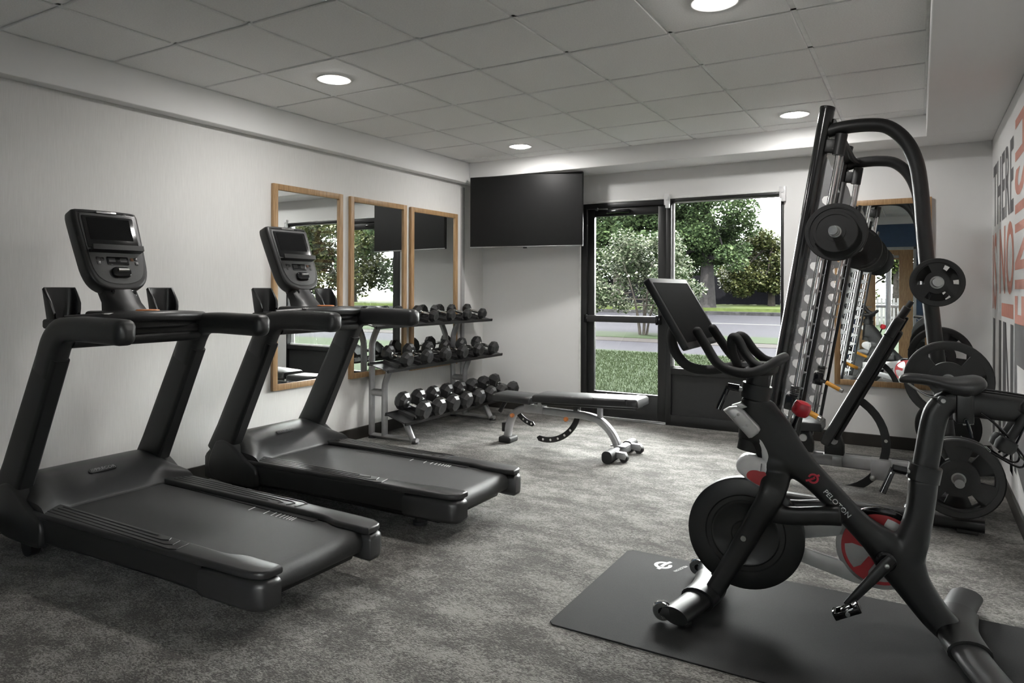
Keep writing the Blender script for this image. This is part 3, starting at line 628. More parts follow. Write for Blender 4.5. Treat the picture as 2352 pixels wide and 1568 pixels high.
o = pad(.985, 1.365, .135, .062).obj('seat_pad', VINYL, BENCH, 50); o.location = (0, 0, .452); o.rotation_euler = (0, .02, 0)
bp_ = pad(0, .93, .14, .065).obj('back_pad', VINYL, BENCH, 50); bp_.location = (1.385, 0, .452); bp_.rotation_euler = (0, -.035, 0)
G().box((.83, -.1415, -.058), (.845, .1415, .001), .002).obj('seam', BLACK, bp_); G().box((.56, -.1412, -.05), (.566, .1412, .0006), .001).obj('seam', BLACK, bp_)
G().box((.06, -.09, -.09), (.90, .09, -.062), .012).obj('pad_support', BLACK, bp_)
G().box((1.72, -.03, .33), (1.76, .03, .39), .004).obj('stop_block', BLACK, BENCH); G().box((1.93, -.025, .28), (1.965, .025, .39), .004).obj('stop_block', SILVER, BENCH)
for x, z in ((1.155, .245), (1.67, .262)): G().lathe([(.008, 0), (.008, .02), (.019, .022), (.019, .04), (.012, .046)], (x, -.03, z), (0, -1, 0), 14).obj('pull_knob', ORANGE, BENCH)
arc_plate((1.455, .37), .31, -8, -102, .024, -.012, 0, (.36, .5, .64, .78, .92), BENCH)
arc_plate((1.37, .42), .245, -150, -100, .022, -.012, 0, (.55, .75, .95), BENCH)
G().tube([(1.06, .0, .36), (1.01, -.03, .26)], .018, 10).obj('transport_handle', RUB, BENCH)
# ================================================================ INCLINE BENCH inside the smith machine
IB = thing('incline_bench', 'adjustable bench with its back pad raised inside the smith machine', 'bench', (0, 3.5, 0))
o = pad(0, .36, .135, .065).obj('seat_pad', VINYL, IB, 50); o.location = (3.255, 0, .425); o.rotation_euler = (0, -.02, 0)
bk_ = pad(0, .98, .14, .066).obj('back_pad', VINYL, IB, 50); bk_.location = (3.60, 0, .30); bk_.rotation_euler = (0, -math.radians(62.5), 0)
G().box((.06, -.09, -.095), (.90, .09, -.063), .012).obj('pad_support', BLACK, bk_); G().tube([(.93, 0, -.03), (1.06, 0, -.035)], (.05, .026), 4, upv=(0, 0, 1), prof=rrect(2, 2, .8, 4)).obj('head_roll', RUB, bk_)
G().box((.84, -.142, -.06), (.85, .142, .001), .002).obj('seam', BLACK, bk_); G().box((.5, -.1415, -.055), (.504, .1415, .0008), .001).obj('seam', BLACK, bk_)
G().tube([(3.18, 0, .165), (4.36, 0, .165)], (.032, .042), 4, upv=(0, 0, 1), prof=rrect(2, 2, .3, 3)).obj('frame', SILVER, IB, 40)
for x in (3.49, 3.685):
    G().prism([(x - .06, .205), (x + .06, .205), (x + .06, .262), (x + .035, .345), (x - .015, .345), (x - .045, .262), (x - .06, .262)], -.05, .05, lambda a, b, h: (a, h, b), .003).obj('pivot_bracket', BLACK, IB)
    G().box((x - .065, -.055, .198), (x + .065, .055, .208), .002).box((x - .01, -.05, .13), (x + .05, -.032, .2), .003).obj('bracket_plate', SILVER, IB); G().lathe([(.0, .05), (.026, .05), (.026, .057), (.022, .06), (0, .06)], (x, 0, .305), (0, -1, 0), 20).obj('pivot_cap', WHITEP, IB)
arc_plate((3.66, .30), .34, 62, -128, .026, -.012, .0, (.30, .42, .80, .92), IB)
G().prism([(3.91, .085), (3.95, .07), (4.02, .07), (4.03, .085), (4.03, .205), (3.91, .205)], -.05, .05, lambda a, b, h: (a, h, b), .006).obj('latch_box', SILVER, IB)
G().sphere((3.925, -.065, .085), .02).obj('pull_knob', STEEL, IB)
for x in (3.22, 4.32):
    G().tube([(x, -.25, .05), (x, .25, .05)], (.036, .042), 4, upv=(0, 0, 1), prof=rrect(2, 2, .8, 4)).obj('foot_bar', SILVER, IB); G().box((x - .03, -.03, .06), (x + .03, .03, .15)).obj('foot_riser', SILVER, IB)
    for s in (-1, 1): G().box((x - .045, s * .21, 0), (x + .045, s * .28, .08), .014).obj('rubber_foot', RUB, IB)
# ================================================================ SMITH MACHINE
SM = thing('smith_machine', 'tall black smith machine frame with chrome guide rods by the right wall', 'smith machine')
SLOPE = .1667; ux = Vector((SLOPE, 0, 1)).normalized(); ax_ = Vector((ux.z, 0, -ux.x)); S0 = Vector((3.30, 0, 0))
def sp(a, y, s): return tuple(S0 + ax_ * a + ux * s + Vector((0, y, 0)))
FY = (2.82, 4.15)
for fi, Y in enumerate(FY):
    s_out = -1 if fi == 0 else 1
    G().tube([sp(0, Y, .03), sp(0, Y, 2.46)], (.042, .06), 28, upv=(0, 1, 0)).obj('upright', SATIN, SM, 40)
    G().tube([sp(0, Y, 2.458), sp(0, Y, 2.475)], (.043, .061), 28, upv=(0, 1, 0)).obj('upright_cap', PLAST, SM, 40)
    # perforated catch plate with upward hooks
    pts = [(.035, .30), (.125, .30)]; z = .36
    N_ = 16
    for k in range(N_):
        b = .36 + .1014 * k
        pts += [(.150, b), (.084, b + .012), (.064, b + .026), (.058, b + .045), (.066, b + .062), (.088, b + .068), (.150, b + .060 + .036)]
    pts += [(.125, 2.02), (.06, 2.16), (.045, 2.18), (.035, 2.18)]
    yy = Y + .012 if fi == 0 else Y - .012
    pl = G().prism(pts, yy - .004, yy + .004, lambda a, b, h: sp(a, h, b)).obj('catch_plate', SILVERD, SM, 0)
    for n_ in range(3, 16):
        zz = 1.46 - .1014 * (12 - n_)
        Mx = basis(sp(.052, yy - .0048, zz / ux.z - .035), (-1 if fi == 0 else 1) * ax_, ux) @ Matrix.Diagonal((1, 1, 1, 1))
        text('hook_number', str(n_), .03, Mx, PRINTW, pl, .8, .0004)
    # guide rod, its end blocks
    G().cyl(sp(.108, Y - .03, .22), sp(.108, Y - .03, 2.28), .0135, n=16).obj('guide_rod', CHROME, SM)
    G().cyl(sp(.128, Y + .0, .22), sp(.128, Y + .0, 2.2), .008, n=10).obj('back_rod', STEEL, SM)
    G().box((.15, Y + .01, .25), (.172, Y + .05, 2.04), .003, M=Matrix.Translation(S0) @ Matrix((ax_, (0, 1, 0), ux)).transposed().to_4x4()).obj('rear_bar', BLACK, SM)
    MB_ = Matrix.Translation(S0) @ Matrix((ax_, (0, 1, 0), ux)).transposed().to_4x4()
    G().tube([sp(.108, Y - .03, 2.19), sp(.108, Y - .03, 2.315)], (.034, .034), 20).obj('rod_cap', PLAST, SM)
    G().box((.03, Y - .05, 2.2), (.10, Y + .02, 2.28), .008, M=MB_).obj('rod_block', PLAST, SM); G().box((.03, Y - .05, .2), (.13, Y + .02, .27), .008, M=MB_).obj('rod_block', PLAST, SM)
    # top tube bending into the rear post
    G().tube(sm([sp(.02, Y, 2.33), (3.80, Y, 2.310), (3.93, Y, 2.310), (4.03, Y, 2.285), (4.115, Y, 2.20), (4.17, Y, 2.07), (4.195, Y, 1.90), (4.212, Y, 1.65), (4.245, Y, 1.25), (4.315, Y, .60), (4.378, Y, .07)], 5), (.04, .042), 16, upv=(0, 1, 0)).obj('rear_post', BLACK, SM, 50)
    G().tube([(3.22, Y, .045), (4.50, Y, .045)], (.034, .036), 4, upv=(0, 0, 1), prof=rrect(2, 2, .7, 5)).obj('base_tube', BLACK, SM, 40)
    for x in (3.28, 4.42): G().box((x - .05, Y - .045, 0), (x + .05, Y + .045, .02), .004).obj('foot_pad', RUB, SM)
    # storage horns
    for z, x in ((1.38, 4.272), (.85, 4.325), (.33, 4.372)):
        xp = {1.38: 4.235, .85: 4.288, .33: 4.347}[z]
        y0, y1 = (Y, Y - .30) if fi == 0 else (Y, Y + .30)
        G().box((xp - .01, Y - .02, z - .03), (x + .03, Y + .02, z + .03), .004).obj('horn_bracket', BLACK, SM)
        G().tube([(x, y0, z), (x, y1, z)], .0235, 18).obj('storage_horn', STEEL, SM)
    # spring stop with amber grip
    q = .665
    g = G()
    for k in range(6): g.lathe([(.017, 0), (.027, .002), (.027, .005), (.017, .007)], sp(.108, Y - .03, q + .05 + k * .0105), ux, 14)
    sst = g.obj('stop_spring', BLACK, SM); G().box((.066, Y - .065, q - .04), (.134, Y + .0, q + .05), .008, M=MB_).obj('stop_block', GLOSSB, sst)
    G().tube([sp(.12, Y - .05, q), sp(.165, Y - .075, q - .005)], .014, 10).obj('stop_arm', GLOSSB, sst)
    G().tube([sp(.165, Y - .075, q - .005), sp(.275, Y - .105, q - .035)], .0165, 14).obj('stop_grip', AMBER, sst); G().tube([sp(.27, Y - .1037, q - .0336), sp(.29, Y - .109, q - .039)], .0175, 14).obj('grip_end', STEEL, sst)
for a, b, r in (((3.72, 2.82, 2.34), (3.72, 4.15, 2.34), (.035, .03)), ((4.365, 2.82, .12), (4.365, 4.15, .12), (.035, .035)), ((4.20, 2.82, 1.86), (4.20, 4.15, 1.86), (.03, .03))):
    G().tube([a, b], r, 4, upv=(0, 0, 1), prof=rrect(2, 2, .5, 4)).obj('cross_beam', BLACK, SM, 40)
G().tube(sm([(3.80, 4.15, 2.31), (3.76, 4.0, 2.315), (3.75, 3.7, 2.33), (3.75, 3.3, 2.33), (3.76, 3.0, 2.315), (3.8, 2.82, 2.31)], 4), .02, 12).obj('pull_up_bar', BLACK, SM)
# sliding bar
BX, BZ = 3.775, 1.668
BAR = thing('barbell', 'chrome barbell held in the smith machine carriages', 'barbell', (BX, 0, BZ))
G().cyl((0, 2.9, 0), (0, 4.08, 0), .0145, n=16).obj('shaft', STEEL, BAR)
for y0, y1 in ((2.43, 2.74), (4.23, 4.56)):
    G().cyl((0, y0, 0), (0, y1, 0), .0245, n=24).obj('sleeve', CHROME, BAR)
for y0, y1, w0 in ((2.74, 2.9, 2.82), (4.08, 4.23, 4.15)):
    G().cyl((0, y0, 0), (0, y1, 0), .03, n=20).obj('sleeve_collar', STEEL, BAR)
    G().box((-.125, w0 - .05, -.05), (-.0, w0 + .03, .05), .014).obj('carriage', SILVERD, BAR)
    G().tube([(0, w0, 0), (-.04, w0 - .0, -.03), (-.06, w0, -.075)], (.012, .02), 8).obj('hook', SILVERD, BAR)
# weight plates
EXTRA = {}
def plate_mesh(r, th, hole=.0255):
    n = 48; rr = [hole, .26 * r, .46 * r, .78 * r, .84 * r, .97 * r, r]; hh = [.62, .5, .36, .36, .5, .5]
    fill = lambda k, j: (r > .15 and r < .17) or r < .12 or not (k == 2 and 3 <= (j % 16) <= 12)
    g = G(); P = lambda q, j, h: (q * math.cos(2 * PI * j / n), h, q * math.sin(2 * PI * j / n))
    for k in range(6):
        for j in range(n):
            if not fill(k, j): continue
            h = hh[k] * th; h2 = h * .8 if k == 5 else h; a, b = rr[k], rr[k + 1]
            vs = [P(a, j, -h), P(a, j + 1, -h), P(b, j + 1, -h2), P(b, j, -h2), P(a, j, h), P(a, j + 1, h), P(b, j + 1, h2), P(b, j, h2)]
            fs = [(0, 1, 2, 3), (7, 6, 5, 4), (0, 4, 5, 1), (3, 2, 6, 7)]
            if k == 2: fs += [(1, 5, 6, 2), (0, 3, 7, 4)]
            g.add(vs, fs)
    me = bpy.data.meshes.new('disc'); me.from_pydata(g.v, [], g.f)
    b_ = bmesh.new(); b_.from_mesh(me); bmesh.ops.remove_doubles(b_, verts=b_.verts[:], dist=1e-5)
    seen = {}; kill = []
    for f in b_.faces:
        key = tuple(sorted(v.index for v in f.verts))
        if key in seen: kill += [f, seen[key]]
        seen[key] = f
    bmesh.ops.delete(b_, geom=list(set(kill)), context='FACES'); bmesh.ops.recalc_face_normals(b_, faces=b_.faces[:]); b_.to_mesh(me); b_.free()
    for p in me.polygons: p.use_smooth = True
    me.set_sharp_from_angle(angle=math.radians(25)); me.materials.append(RUB)
    if .15 < r < .17:
        gm = G().tube([((.9 * r) * math.cos(math.radians(90 + q)), 0, (.9 * r) * math.sin(math.radians(90 + q))) for q in range(-24, 25, 6)], (.0125, th * .58), 10, upv=(0, 1, 0)).mesh('hand_grip'); gm.materials.append(DPLAST); EXTRA['mid'] = gm
    ins = G().lathe([(hole, -.62 * th), (hole * 1.35, -.64 * th), (hole * 1.35, .64 * th), (hole, .62 * th)], (0, 0, 0), (0, 1, 0), 24, cap=False).mesh('bushing'); ins.materials.append(STEEL)
    return me, ins
PM = {k: plate_mesh(*v) for k, v in {'tiny': (.118, .026), 'big': (.212, .042), 'mid': (.165, .036), 'small': (.133, .032)}.items()}
def wplate(kind, x, y, z, label, group, rot=0.0):
    t = thing('weight_plate', label, 'weight plate', (x, y, z), 0, group); t.rotation_euler = (0, rot, 0)
    for nm, me in zip(('disc', 'bushing'), PM[kind]):
        o = bpy.data.objects.new(nm, me); COL.objects.link(o); o.parent = t
    if kind in EXTRA:
        for k in range(3):
            o = bpy.data.objects.new('hand_grip', EXTRA[kind]); COL.objects.link(o); o.parent = t; o.rotation_euler = (0, k * 2 * PI / 3, 0)
gb = 'weight plates on the smith machine bar'; gs = 'weight plates stored on the smith machine horns'
wplate('tiny', BX, 2.558, BZ, 'smaller black weight plate in front on the near end of the smith machine bar', gb, .1)
wplate('mid', BX, 2.60, BZ, 'black weight plate on the near end of the smith machine bar', gb, .3)
for i, y in enumerate((4.31, 4.36, 4.41)): wplate('mid' if i < 2 else 'mid', BX, y, BZ, ['inner', 'middle', 'outer'][i] + ' black weight plate on the far end of the smith machine bar', gb, .5 + .3 * i)
wplate('small', 4.272, 2.70, 1.38, 'small black weight plate outermost on the highest near storage horn', gs, .5)
wplate('small', 4.272, 2.745, 1.38, 'small black weight plate innermost on the highest near storage horn', gs, .5 + PI / 3)
wplate('big', 4.325, 2.68, .85, 'large black weight plate behind the bike saddle with open hand grips', gs, -math.radians(30))
wplate('big', 4.372, 2.650, .33, 'large black weight plate low behind the seat post, outermost on its horn', gs, math.radians(30))
wplate('big', 4.372, 2.712, .33, 'large black weight plate low behind the seat post, innermost on its horn', gs, math.radians(-30))
wplate('big', 4.325, 4.28, .85, 'large black weight plate on the far middle storage horn', gs, .5); wplate('big', 4.325, 4.340, .85, 'large black weight plate outermost on the far middle storage horn', gs, .9)
wplate('big', 4.372, 4.28, .33, 'large black weight plate on the far lowest storage horn', gs, .2); wplate('small', 4.272, 4.28, 1.38, 'small black weight plate on the far highest storage horn', gs, .2)
# ================================================================ MAT AND BIKE
MATZ = .006
mt_o = thing('exercise_mat', 'thin black rubber mat under the exercise bike', 'mat', (2.912, .69, 0), .004)
G().prism(sm([(.02, 0), (1.72, 0)], 1) + [(1.74, .02), (1.74, .90), (1.72, .915), (.02, .915), (0, .895), (0, .02)], 0, MATZ, bev=.0015).obj('mat_body', mat('mat_rubber', (.020, .020, .0205), .8, spec=.25, bump=(420, .5, .0012), var=(200, .15)), mt_o, 0)
def emblem(M, r, wd, m, parent, name='logo', th=.0006):
    """ring that turns in on itself with two short arms"""
    g = G(); f = lambda x, y: tuple(M @ Vector((x * r, y * r, 0)))
    arc = [(math.cos(math.radians(a)), math.sin(math.radians(a))) for a in range(150, -181, -15)]
    nrm = (M.to_3x3() @ Vector((0, 0, 1)))
    for pts in ([*arc[:1], *arc[1:]], [(-1.75, -.3), (-1.0, -.25), (-.1, -.02)], [(.7, .5), (1.0, .55), (1.55, .65)], [(-.1, -.02), (.32, .1), (.2, .42)]):
        g.tube([f(*p) for p in pts], (wd, th), 8, upv=tuple(nrm))
    return g.obj(name, m, parent)
emblem(basis((.215, .80, MATZ), (-.6, -1, 0), (1, -.6, 0)), .034, .009, PRINTG, mt_o, 'mat_emblem')
text('mat_lettering', 'PELOTON', .022, basis((.30, .80, MATZ + .0002), (-.35, -1, 0), (1, -.35, 0)), PLAST, mt_o, 1, .0002)

BK = thing('exercise_bike', 'black exercise bike with tablet screen and red resistance knob on the mat', 'exercise bike', (3.355, 1.2, MATZ), math.atan2(.113, .9936))
z_ = -MATZ
def P2(y, *pts): return [(s, y, z + z_) for s, z in pts]
SQ = rrect(2, 2, .75, 5)
def frame_mesh():
    g = G(); T_ = lambda pts, rad, k=5: g.tube([p[:3] for p in sm([(*a, *b) for a, b in zip(pts, rad)], k)], [tuple(p[3:5]) for p in sm([(*a, *b) for a, b in zip(pts, rad)], k)], 4, upv=(0, 1, 0), prof=SQ)
    # head sleeve, junction, long down tube to the bottom bracket and on into the rear leg
    T_(P2(0, (.252, .885), (.245, .80), (.238, .715)), [(.058, .046)] * 3)
    T_(P2(0, (.252, .84), (.31, .735), (.385, .655), (.46, .592), (.55, .505), (.635, .418), (.705, .36), (.77, .30), (.825, .205), (.895, .108), (.955, .05)),
       [(.075, .044), (.095, .044), (.072, .044), (.052, .042), (.046, .042), (.047, .042), (.062, .045), (.085, .045), (.064, .045), (.055, .046), (.05, .046)])
    for y in (-.058, .058):       # fork blades either side of the flywheel
        T_(P2(0, (.325, .66), (.33, .60)) + P2(y, (.315, .51), (.245, .37), (.165, .215), (.10, .095), (.075, .05)), [(.07, .04), (.062, .04), (.05, .024), (.044, .02), (.041, .02), (.038, .022), (.04, .026)])
    for y in (-.05, .05):
        T_(P2(y, (.29, .43), (.40, .432), (.50, .447), (.57, .455)), [(.036, .02), (.037, .02), (.037, .022), (.038, .024)])
    T_(P2(0, (.785, .30), (.82, .39), (.84, .48), (.850, .56), (.853, .62)), [(.07, .045), (.056, .042), (.048, .042), (.048, .043), (.05, .044)])
    ob = g.obj('frame_src', BIKE)
    rm = ob.modifiers.new('r', 'REMESH'); rm.mode = 'VOXEL'; rm.voxel_size = .0055; rm.use_smooth_shade = True
    s_ = ob.modifiers.new('s', 'SMOOTH'); s_.factor = .5; s_.iterations = 7
    dg = bpy.context.evaluated_depsgraph_get(); me = bpy.data.meshes.new_from_object(ob.evaluated_get(dg)); bpy.data.objects.remove(ob)
    for p in me.polygons: p.use_smooth = True
    o = bpy.data.objects.new('frame', me); me.materials.clear(); me.materials.append(BIKE); COL.objects.link(o); o.parent = BK; return o
fo = frame_mesh()
dT = (.702, 0, -.712); uT = (.712, 0, .702)
text('brand_lettering', 'PELOTON', .0265, basis((.556, -.0438, .499 + z_), dT, uT), PRINTW, fo, 1.08, .003)
emblem(basis((.470, -.0438, .588 + z_), (.98, 0, .2), (-.2, 0, .98)), .0165, .0042, PRINTR, fo, 'brand_emblem', .002)
# flywheel
fl = thing('flywheel', None, None); fl.parent = BK
G().lathe([(.0, -.026), (.05, -.026), (.055, -.021), (.118, -.018), (.124, -.0215), (.132, -.0215), (.138, -.017), (.155, -.017), (.160, -.021), (.222, -.021), (.231, -.016), (.231, .016), (.222, .021), (.160, .021), (.118, .018), (.05, .021), (.0, .021)], (.21, 0, .325 + z_), (0, 1, 0), 72).obj('wheel', mat('flywheel_black', (.009, .009, .0095), .38), fl)
G().cyl((.21, -.088, .325 + z_), (.21, .088, .325 + z_), .011, n=16).obj('axle_bolt', STEEL, fl)
# guard over the belt drive on the far side
cg = thing('belt_guard', None, None); cg.parent = BK; gy_ = .085
def guard():
    cx, cz, R = .735, .30 + z_, .165; pts = []
    for a in range(125, -126, -10): pts.append((cx + R * math.cos(math.radians(a)), cz + R * math.sin(math.radians(a))))
    pts += [(.60, .165 + z_), (.42, .225 + z_), (.30, .245 + z_), (.22, .255 + z_), (.17, .29 + z_), (.165, .345 + z_), (.21, .385 + z_), (.32, .388 + z_), (.46, .40 + z_), (.58, .425 + z_)]
    return pts
def ring_fill(outer, inner, y0, y1):
    """panel with one window: quads between matched outlines"""
    n = len(outer); g = G(); vs = [(x, y, z) for y in (y0, y1) for ring in (outer, inner) for x, z in ring]
    fs = []
    for k in range(n):
        j = (k + 1) % n
        fs += [(k, j, n + j, n + k), (2 * n + k, 3 * n + k, 3 * n + j, 2 * n + j), (k, 2 * n + k, 2 * n + j, j), (n + k, n + j, 3 * n + j, 3 * n + k)]
    g.add(vs, fs); return g
# two arms leave a window between flywheel and chainring
G().prism([(.20, .385 + z_), (.20, .30 + z_), (.43, .305 + z_), (.56, .335 + z_), (.60, .345 + z_), (.62, .43 + z_), (.46, .40 + z_)], gy_ - .012, gy_ + .012, lambda a, b, h: (a, h, b), .005).obj('guard_arm', SILVP, cg)
G().prism([(.19, .30 + z_), (.19, .25 + z_), (.42, .208 + z_), (.62, .155 + z_), (.68, .15 + z_), (.62, .225 + z_), (.43, .268 + z_)], gy_ - .012, gy_ + .012, lambda a, b, h: (a, h, b), .005).obj('guard_arm', SILVP, cg)
G().lathe([(.0, -.012), (.152, -.012), (.161, -.006), (.161, .006), (.152, .012), (.0, .012)], (.715, gy_, .305 + z_), (0, 1, 0), 56).obj('guard_disc', SILVP, cg)
G().lathe([(.128, -.0135), (.141, -.0135), (.141, .0135), (.128, .0135)], (.715, gy_, .305 + z_), (0, 1, 0), 56, cap=False).obj('red_ring', REDM, cg)
sp_ = G()
for a in (20, 92, 164, 236, 308):
    c, s = math.cos(math.radians(a)), math.sin(math.radians(a)); q = lambda r, w: (.715 + c * r - s * w, .305 + z_ + s * r + c * w)
    sp_.prism([q(.05, .016), q(.05, -.016), q(.10, -.017), q(.131, -.034), q(.131, .034), q(.10, .017)], gy_ - .0133, gy_ + .0133, lambda a_, b, h: (a_, h, b))
sp_.obj('red_spokes', REDM, cg, 0)
G().prism([(.715 + .165 * math.cos(math.radians(a)), .305 + z_ + .165 * math.sin(math.radians(a))) for a in range(120, 55, -5)] + [(.715 + .140 * math.cos(math.radians(a)), .305 + z_ + .140 * math.sin(math.radians(a))) for a in range(60, 125, 5)], gy_ - .018, gy_ + .014, lambda a_, b, h: (a_, h, b), .003).obj('guard_rim', GLOSSB, cg)
# cranks and pedals
ck = thing('crank', None, None); ck.parent = BK; c0 = (.724, .305 + z_); c1 = (.590, .132 + z_)
G().lathe([(.036, 0), (.036, .022), (.03, .03), (.0, .03)], (c0[0], -.045, c0[1]), (0, -1, 0), 28).cyl((c0[0], -.1, c0[1]), (c0[0], .12, c0[1]), .014).obj('spindle', GLOSSB, ck)
G().tube([(c0[0] + .02, -.092, c0[1] + .025), (c0[0], -.092, c0[1]), (c1[0] + .03, -.10, c1[1] + .04), (c1[0], -.103, c1[1])], [(.02, .008), (.022, .012), (.016, .008), (.015, .008)], 4, upv=(0, 1, 0), prof=rrect(2, 2, .8, 4)).obj('crank_arm', BLACK, ck)
G().lathe([(.009, 0), (.009, .016), (.006, .018), (0, .018)], (c0[0], -.098, c0[1]), (0, -1, 0), 14).obj('crank_bolt', STEEL, ck)
e1 = (2 * c0[0] - c1[0], 2 * c0[1] - c1[1]); G().tube([(c0[0], .11, c0[1]), (e1[0], .118, e1[1])], [(.02, .01), (.015, .008)], 4, upv=(0, 1, 0), prof=rrect(2, 2, .8, 4)).obj('crank_arm', BLACK, ck)
def pedal(c, ys):
    p = thing('pedal', None, None); p.parent = BK; Mp = Matrix.Translation((c[0], 0, c[1])) @ Matrix.Rotation(math.radians(-28), 4, 'Y')
    G().cyl((c[0], ys * .1, c[1]), (c[0], ys * .19, c[1]), .008).obj('pedal_axle', STEEL, p)
    G().box((-.05, ys * .118, -.012), (.045, ys * .132, .012), .004, M=Mp).box((-.05, ys * .172, -.012), (.045, ys * .184, .012), .004, M=Mp).box((-.052, ys * .125, -.014), (-.034, ys * .18, .018), .004, M=Mp).box((.026, ys * .125, -.014), (.048, ys * .18, .02), .004, M=Mp).box((-.02, ys * .13, -.016), (.02, ys * .175, .016), .006, M=Mp).obj('pedal_body', GLOSSB, p)
pedal(c1, -1); pedal(e1, 1)
# front post, collar, lever
G().tube(P2(0, (.262, 1.0), (.245, .80), (.228, .70), (.222, .668)), (.047, .034), 4, upv=(0, 1, 0), prof=rrect(2, 2, .8, 5)).obj('front_post', BIKE, BK, 40)
def collar(c0_, c1_, ra, rb, parent):
    cl_ = G().tube([c0_, c1_], (ra, rb), 4, upv=(0, 1, 0), prof=rrect(2, 2, .8, 5)).obj('clamp_collar', BIKE, parent, 40); return cl_
cf = collar((.2565, 0, .945 + z_), (.246, 0, .885 + z_), .058, .048, BK); cr = collar((.862, 0, .672 + z_), (.852, 0, .615 + z_), .056, .047, BK)
for base, cl_ in (((.185, -.02, .925 + z_), cf), ((.795, -.02, .648 + z_), cr)):
    b = Vector(base)
    G().tube([b + V(.03, 0, -.004), b + V(-.005, 0, 0)], .009, 10).obj('lever_stud', STEEL, cl_)
    G().tube([b + V(0, 0, 0), b + V(-.045, -.005, .008)], [.016, .0145], 12).tube([b + V(-.043, -.005, .008), b + V(-.058, -.012, -.03), b + V(-.082, -.02, -.088)], [(.009, .011), (.0085, .011), (.008, .012)], 8).obj('lever', GLOSSB, cl_)
# seat post, slider, saddle
G().tube(sm(P2(0, (.850, .60), (.868, .72), (.885, .83), (.902, .885), (.935, .918), (.975, .923)), 5), (.043, .034), 4, upv=(0, 1, 0), prof=rrect(2, 2, .8, 5)).obj('seat_post', BIKE, BK, 40)
G().tube(sm(P2(0, (.96, .92), (1.05, .912), (1.16, .905), (1.22, .90)), 4), [(.048, .034)] * 13, 4, upv=(0, 1, 0), prof=rrect(2, 2, .8, 5)).obj('slider_tube', BIKE, BK, 40)
G().box((.955, -.042, .845 + z_), (1.012, .042, .992 + z_), .008).obj('slider_clamp', BLACK, BK)
for s in (.968, .998): G().cyl((s, -.046, .955 + z_), (s, -.04, .955 + z_), .006).obj('clamp_bolt', STEEL, BK)
G().tube([(.985, -.03, .86 + z_), (.985, -.055, .86 + z_)], .009, 10).tube([(.985, -.055, .862 + z_), (1.0, -.062, .80 + z_)], .006, 8).obj('slider_lever', GLOSSB, BK)
sd = thing('saddle', None, None); sd.parent = BK
secs = []
for s, hw, zt, zb in ((.772, .014, 1.002, .984), (.782, .022, 1.013, .978), (.81, .027, 1.02, .976), (.86, .032, 1.018, .972), (.91, .046, 1.013, .955), (.955, .066, 1.012, .938), (.99, .077, 1.018, .935), (1.02, .078, 1.022, .947), (1.04, .066, 1.018, .965), (1.05, .045, 1.006, .978)):
    ring = []
    for k in range(16):
        a = 2 * PI * k / 16; c, sn = math.cos(a), math.sin(a); zc = zt - (zt - zb) * .45
        ring.append((s, hw * math.copysign(abs(c) ** .75, c), (zc + (zt - zc) * abs(sn) ** .8 if sn > 0 else zc - (zc - zb) * abs(sn) ** 1.4 * (abs(c) * .2 + .8)) + z_))
    secs.append(ring)
secs = [[tuple(q[i:i + 3]) for i in range(0, 48, 3)] for q in sm([tuple(c for p in r for c in p) for r in secs], 3)]
G().loft(secs).obj('seat_cushion', mat('saddle_cover', (.03, .03, .031), .38, bump=(500, .15, .0006)), sd, 60)
for y in (-.022, .022): G().tube(sm(P2(y * .6, (.80, .982)) + P2(y, (.845, .95), (.88, .936), (.95, .935), (1.02, .95)), 4), .0038, 8).obj('saddle_rail', STEEL, sd)
G().cyl((.912, -.045, .927 + z_), (.912, .045, .927 + z_), .018, n=18).tube(P2(0, (.88, .912), (.92, .905), (.97, .945)), [.012, .016, .014], 10).obj('saddle_clamp', BLACK, sd); G().cyl((.912, -.05, .927 + z_), (.912, -.044, .927 + z_), .008).obj('saddle_bolt', STEEL, sd)
# handlebar, turned a touch with the fork
SH = lambda p: (p[0] + .11 * p[1], p[1], p[2] + z_)
hb = thing('handlebar', None, None); hb.parent = BK
half = [(.045, -.125, 1.165), (.083, -.132, 1.105), (.125, -.145, 1.045), (.175, -.158, 1.016), (.245, -.160, 1.006), (.300, -.135, 1.022), (.345, -.08, 1.052), (.356, 0, 1.06)]
loop = half + [(x, -y, z) for x, y, z in half[::-1][1:]]
G().tube([SH(p) for p in sm(loop, 6)], .0195, 14).obj('grip_bar', FOAM, hb)
for s in (-1, 1):
    G().tube([SH(p) for p in sm([(.185, s * .03, 1.02), (.165, s * .04, 1.08), (.165, s * .05, 1.135), (.19, s * .062, 1.135), (.225, s * .085, 1.08), (.265, s * .11, 1.04), (.30, s * .125, 1.03)], 5)], .0185, 12).obj('aero_grip', FOAM, hb)
    G().sphere(SH((.045, s * .125, 1.165)), .0195).obj('grip_end', FOAM, hb)
G().loft([[SH((.26 + r * math.cos(2 * PI * k / 20) * 1.35, r * math.sin(2 * PI * k / 20), z)) for k in range(20)] for r, z in ((.04, .985), (.055, .998), (.06, 1.02), (.05, 1.035), (.02, 1.04))]).obj('stem_head', FOAM, hb)
for s in (-1, 1): G().tube([SH((.25, s * .05, 1.015)), SH((.24, s * .155, 1.008))], .018, 12).obj('cross_grip', FOAM, hb)
G().tube([SH(p) for p in sm([(-.075, 0, 1.20), (-.098, 0, 1.14), (-.085, 0, 1.072), (-.035, 0, 1.012), (.04, 0, .993), (.12, 0, 1.005), (.20, 0, 1.022)], 6)], .0215, 14).obj('screen_arm', FOAM, hb)
ts = thing('tablet', None, None); ts.parent = BK
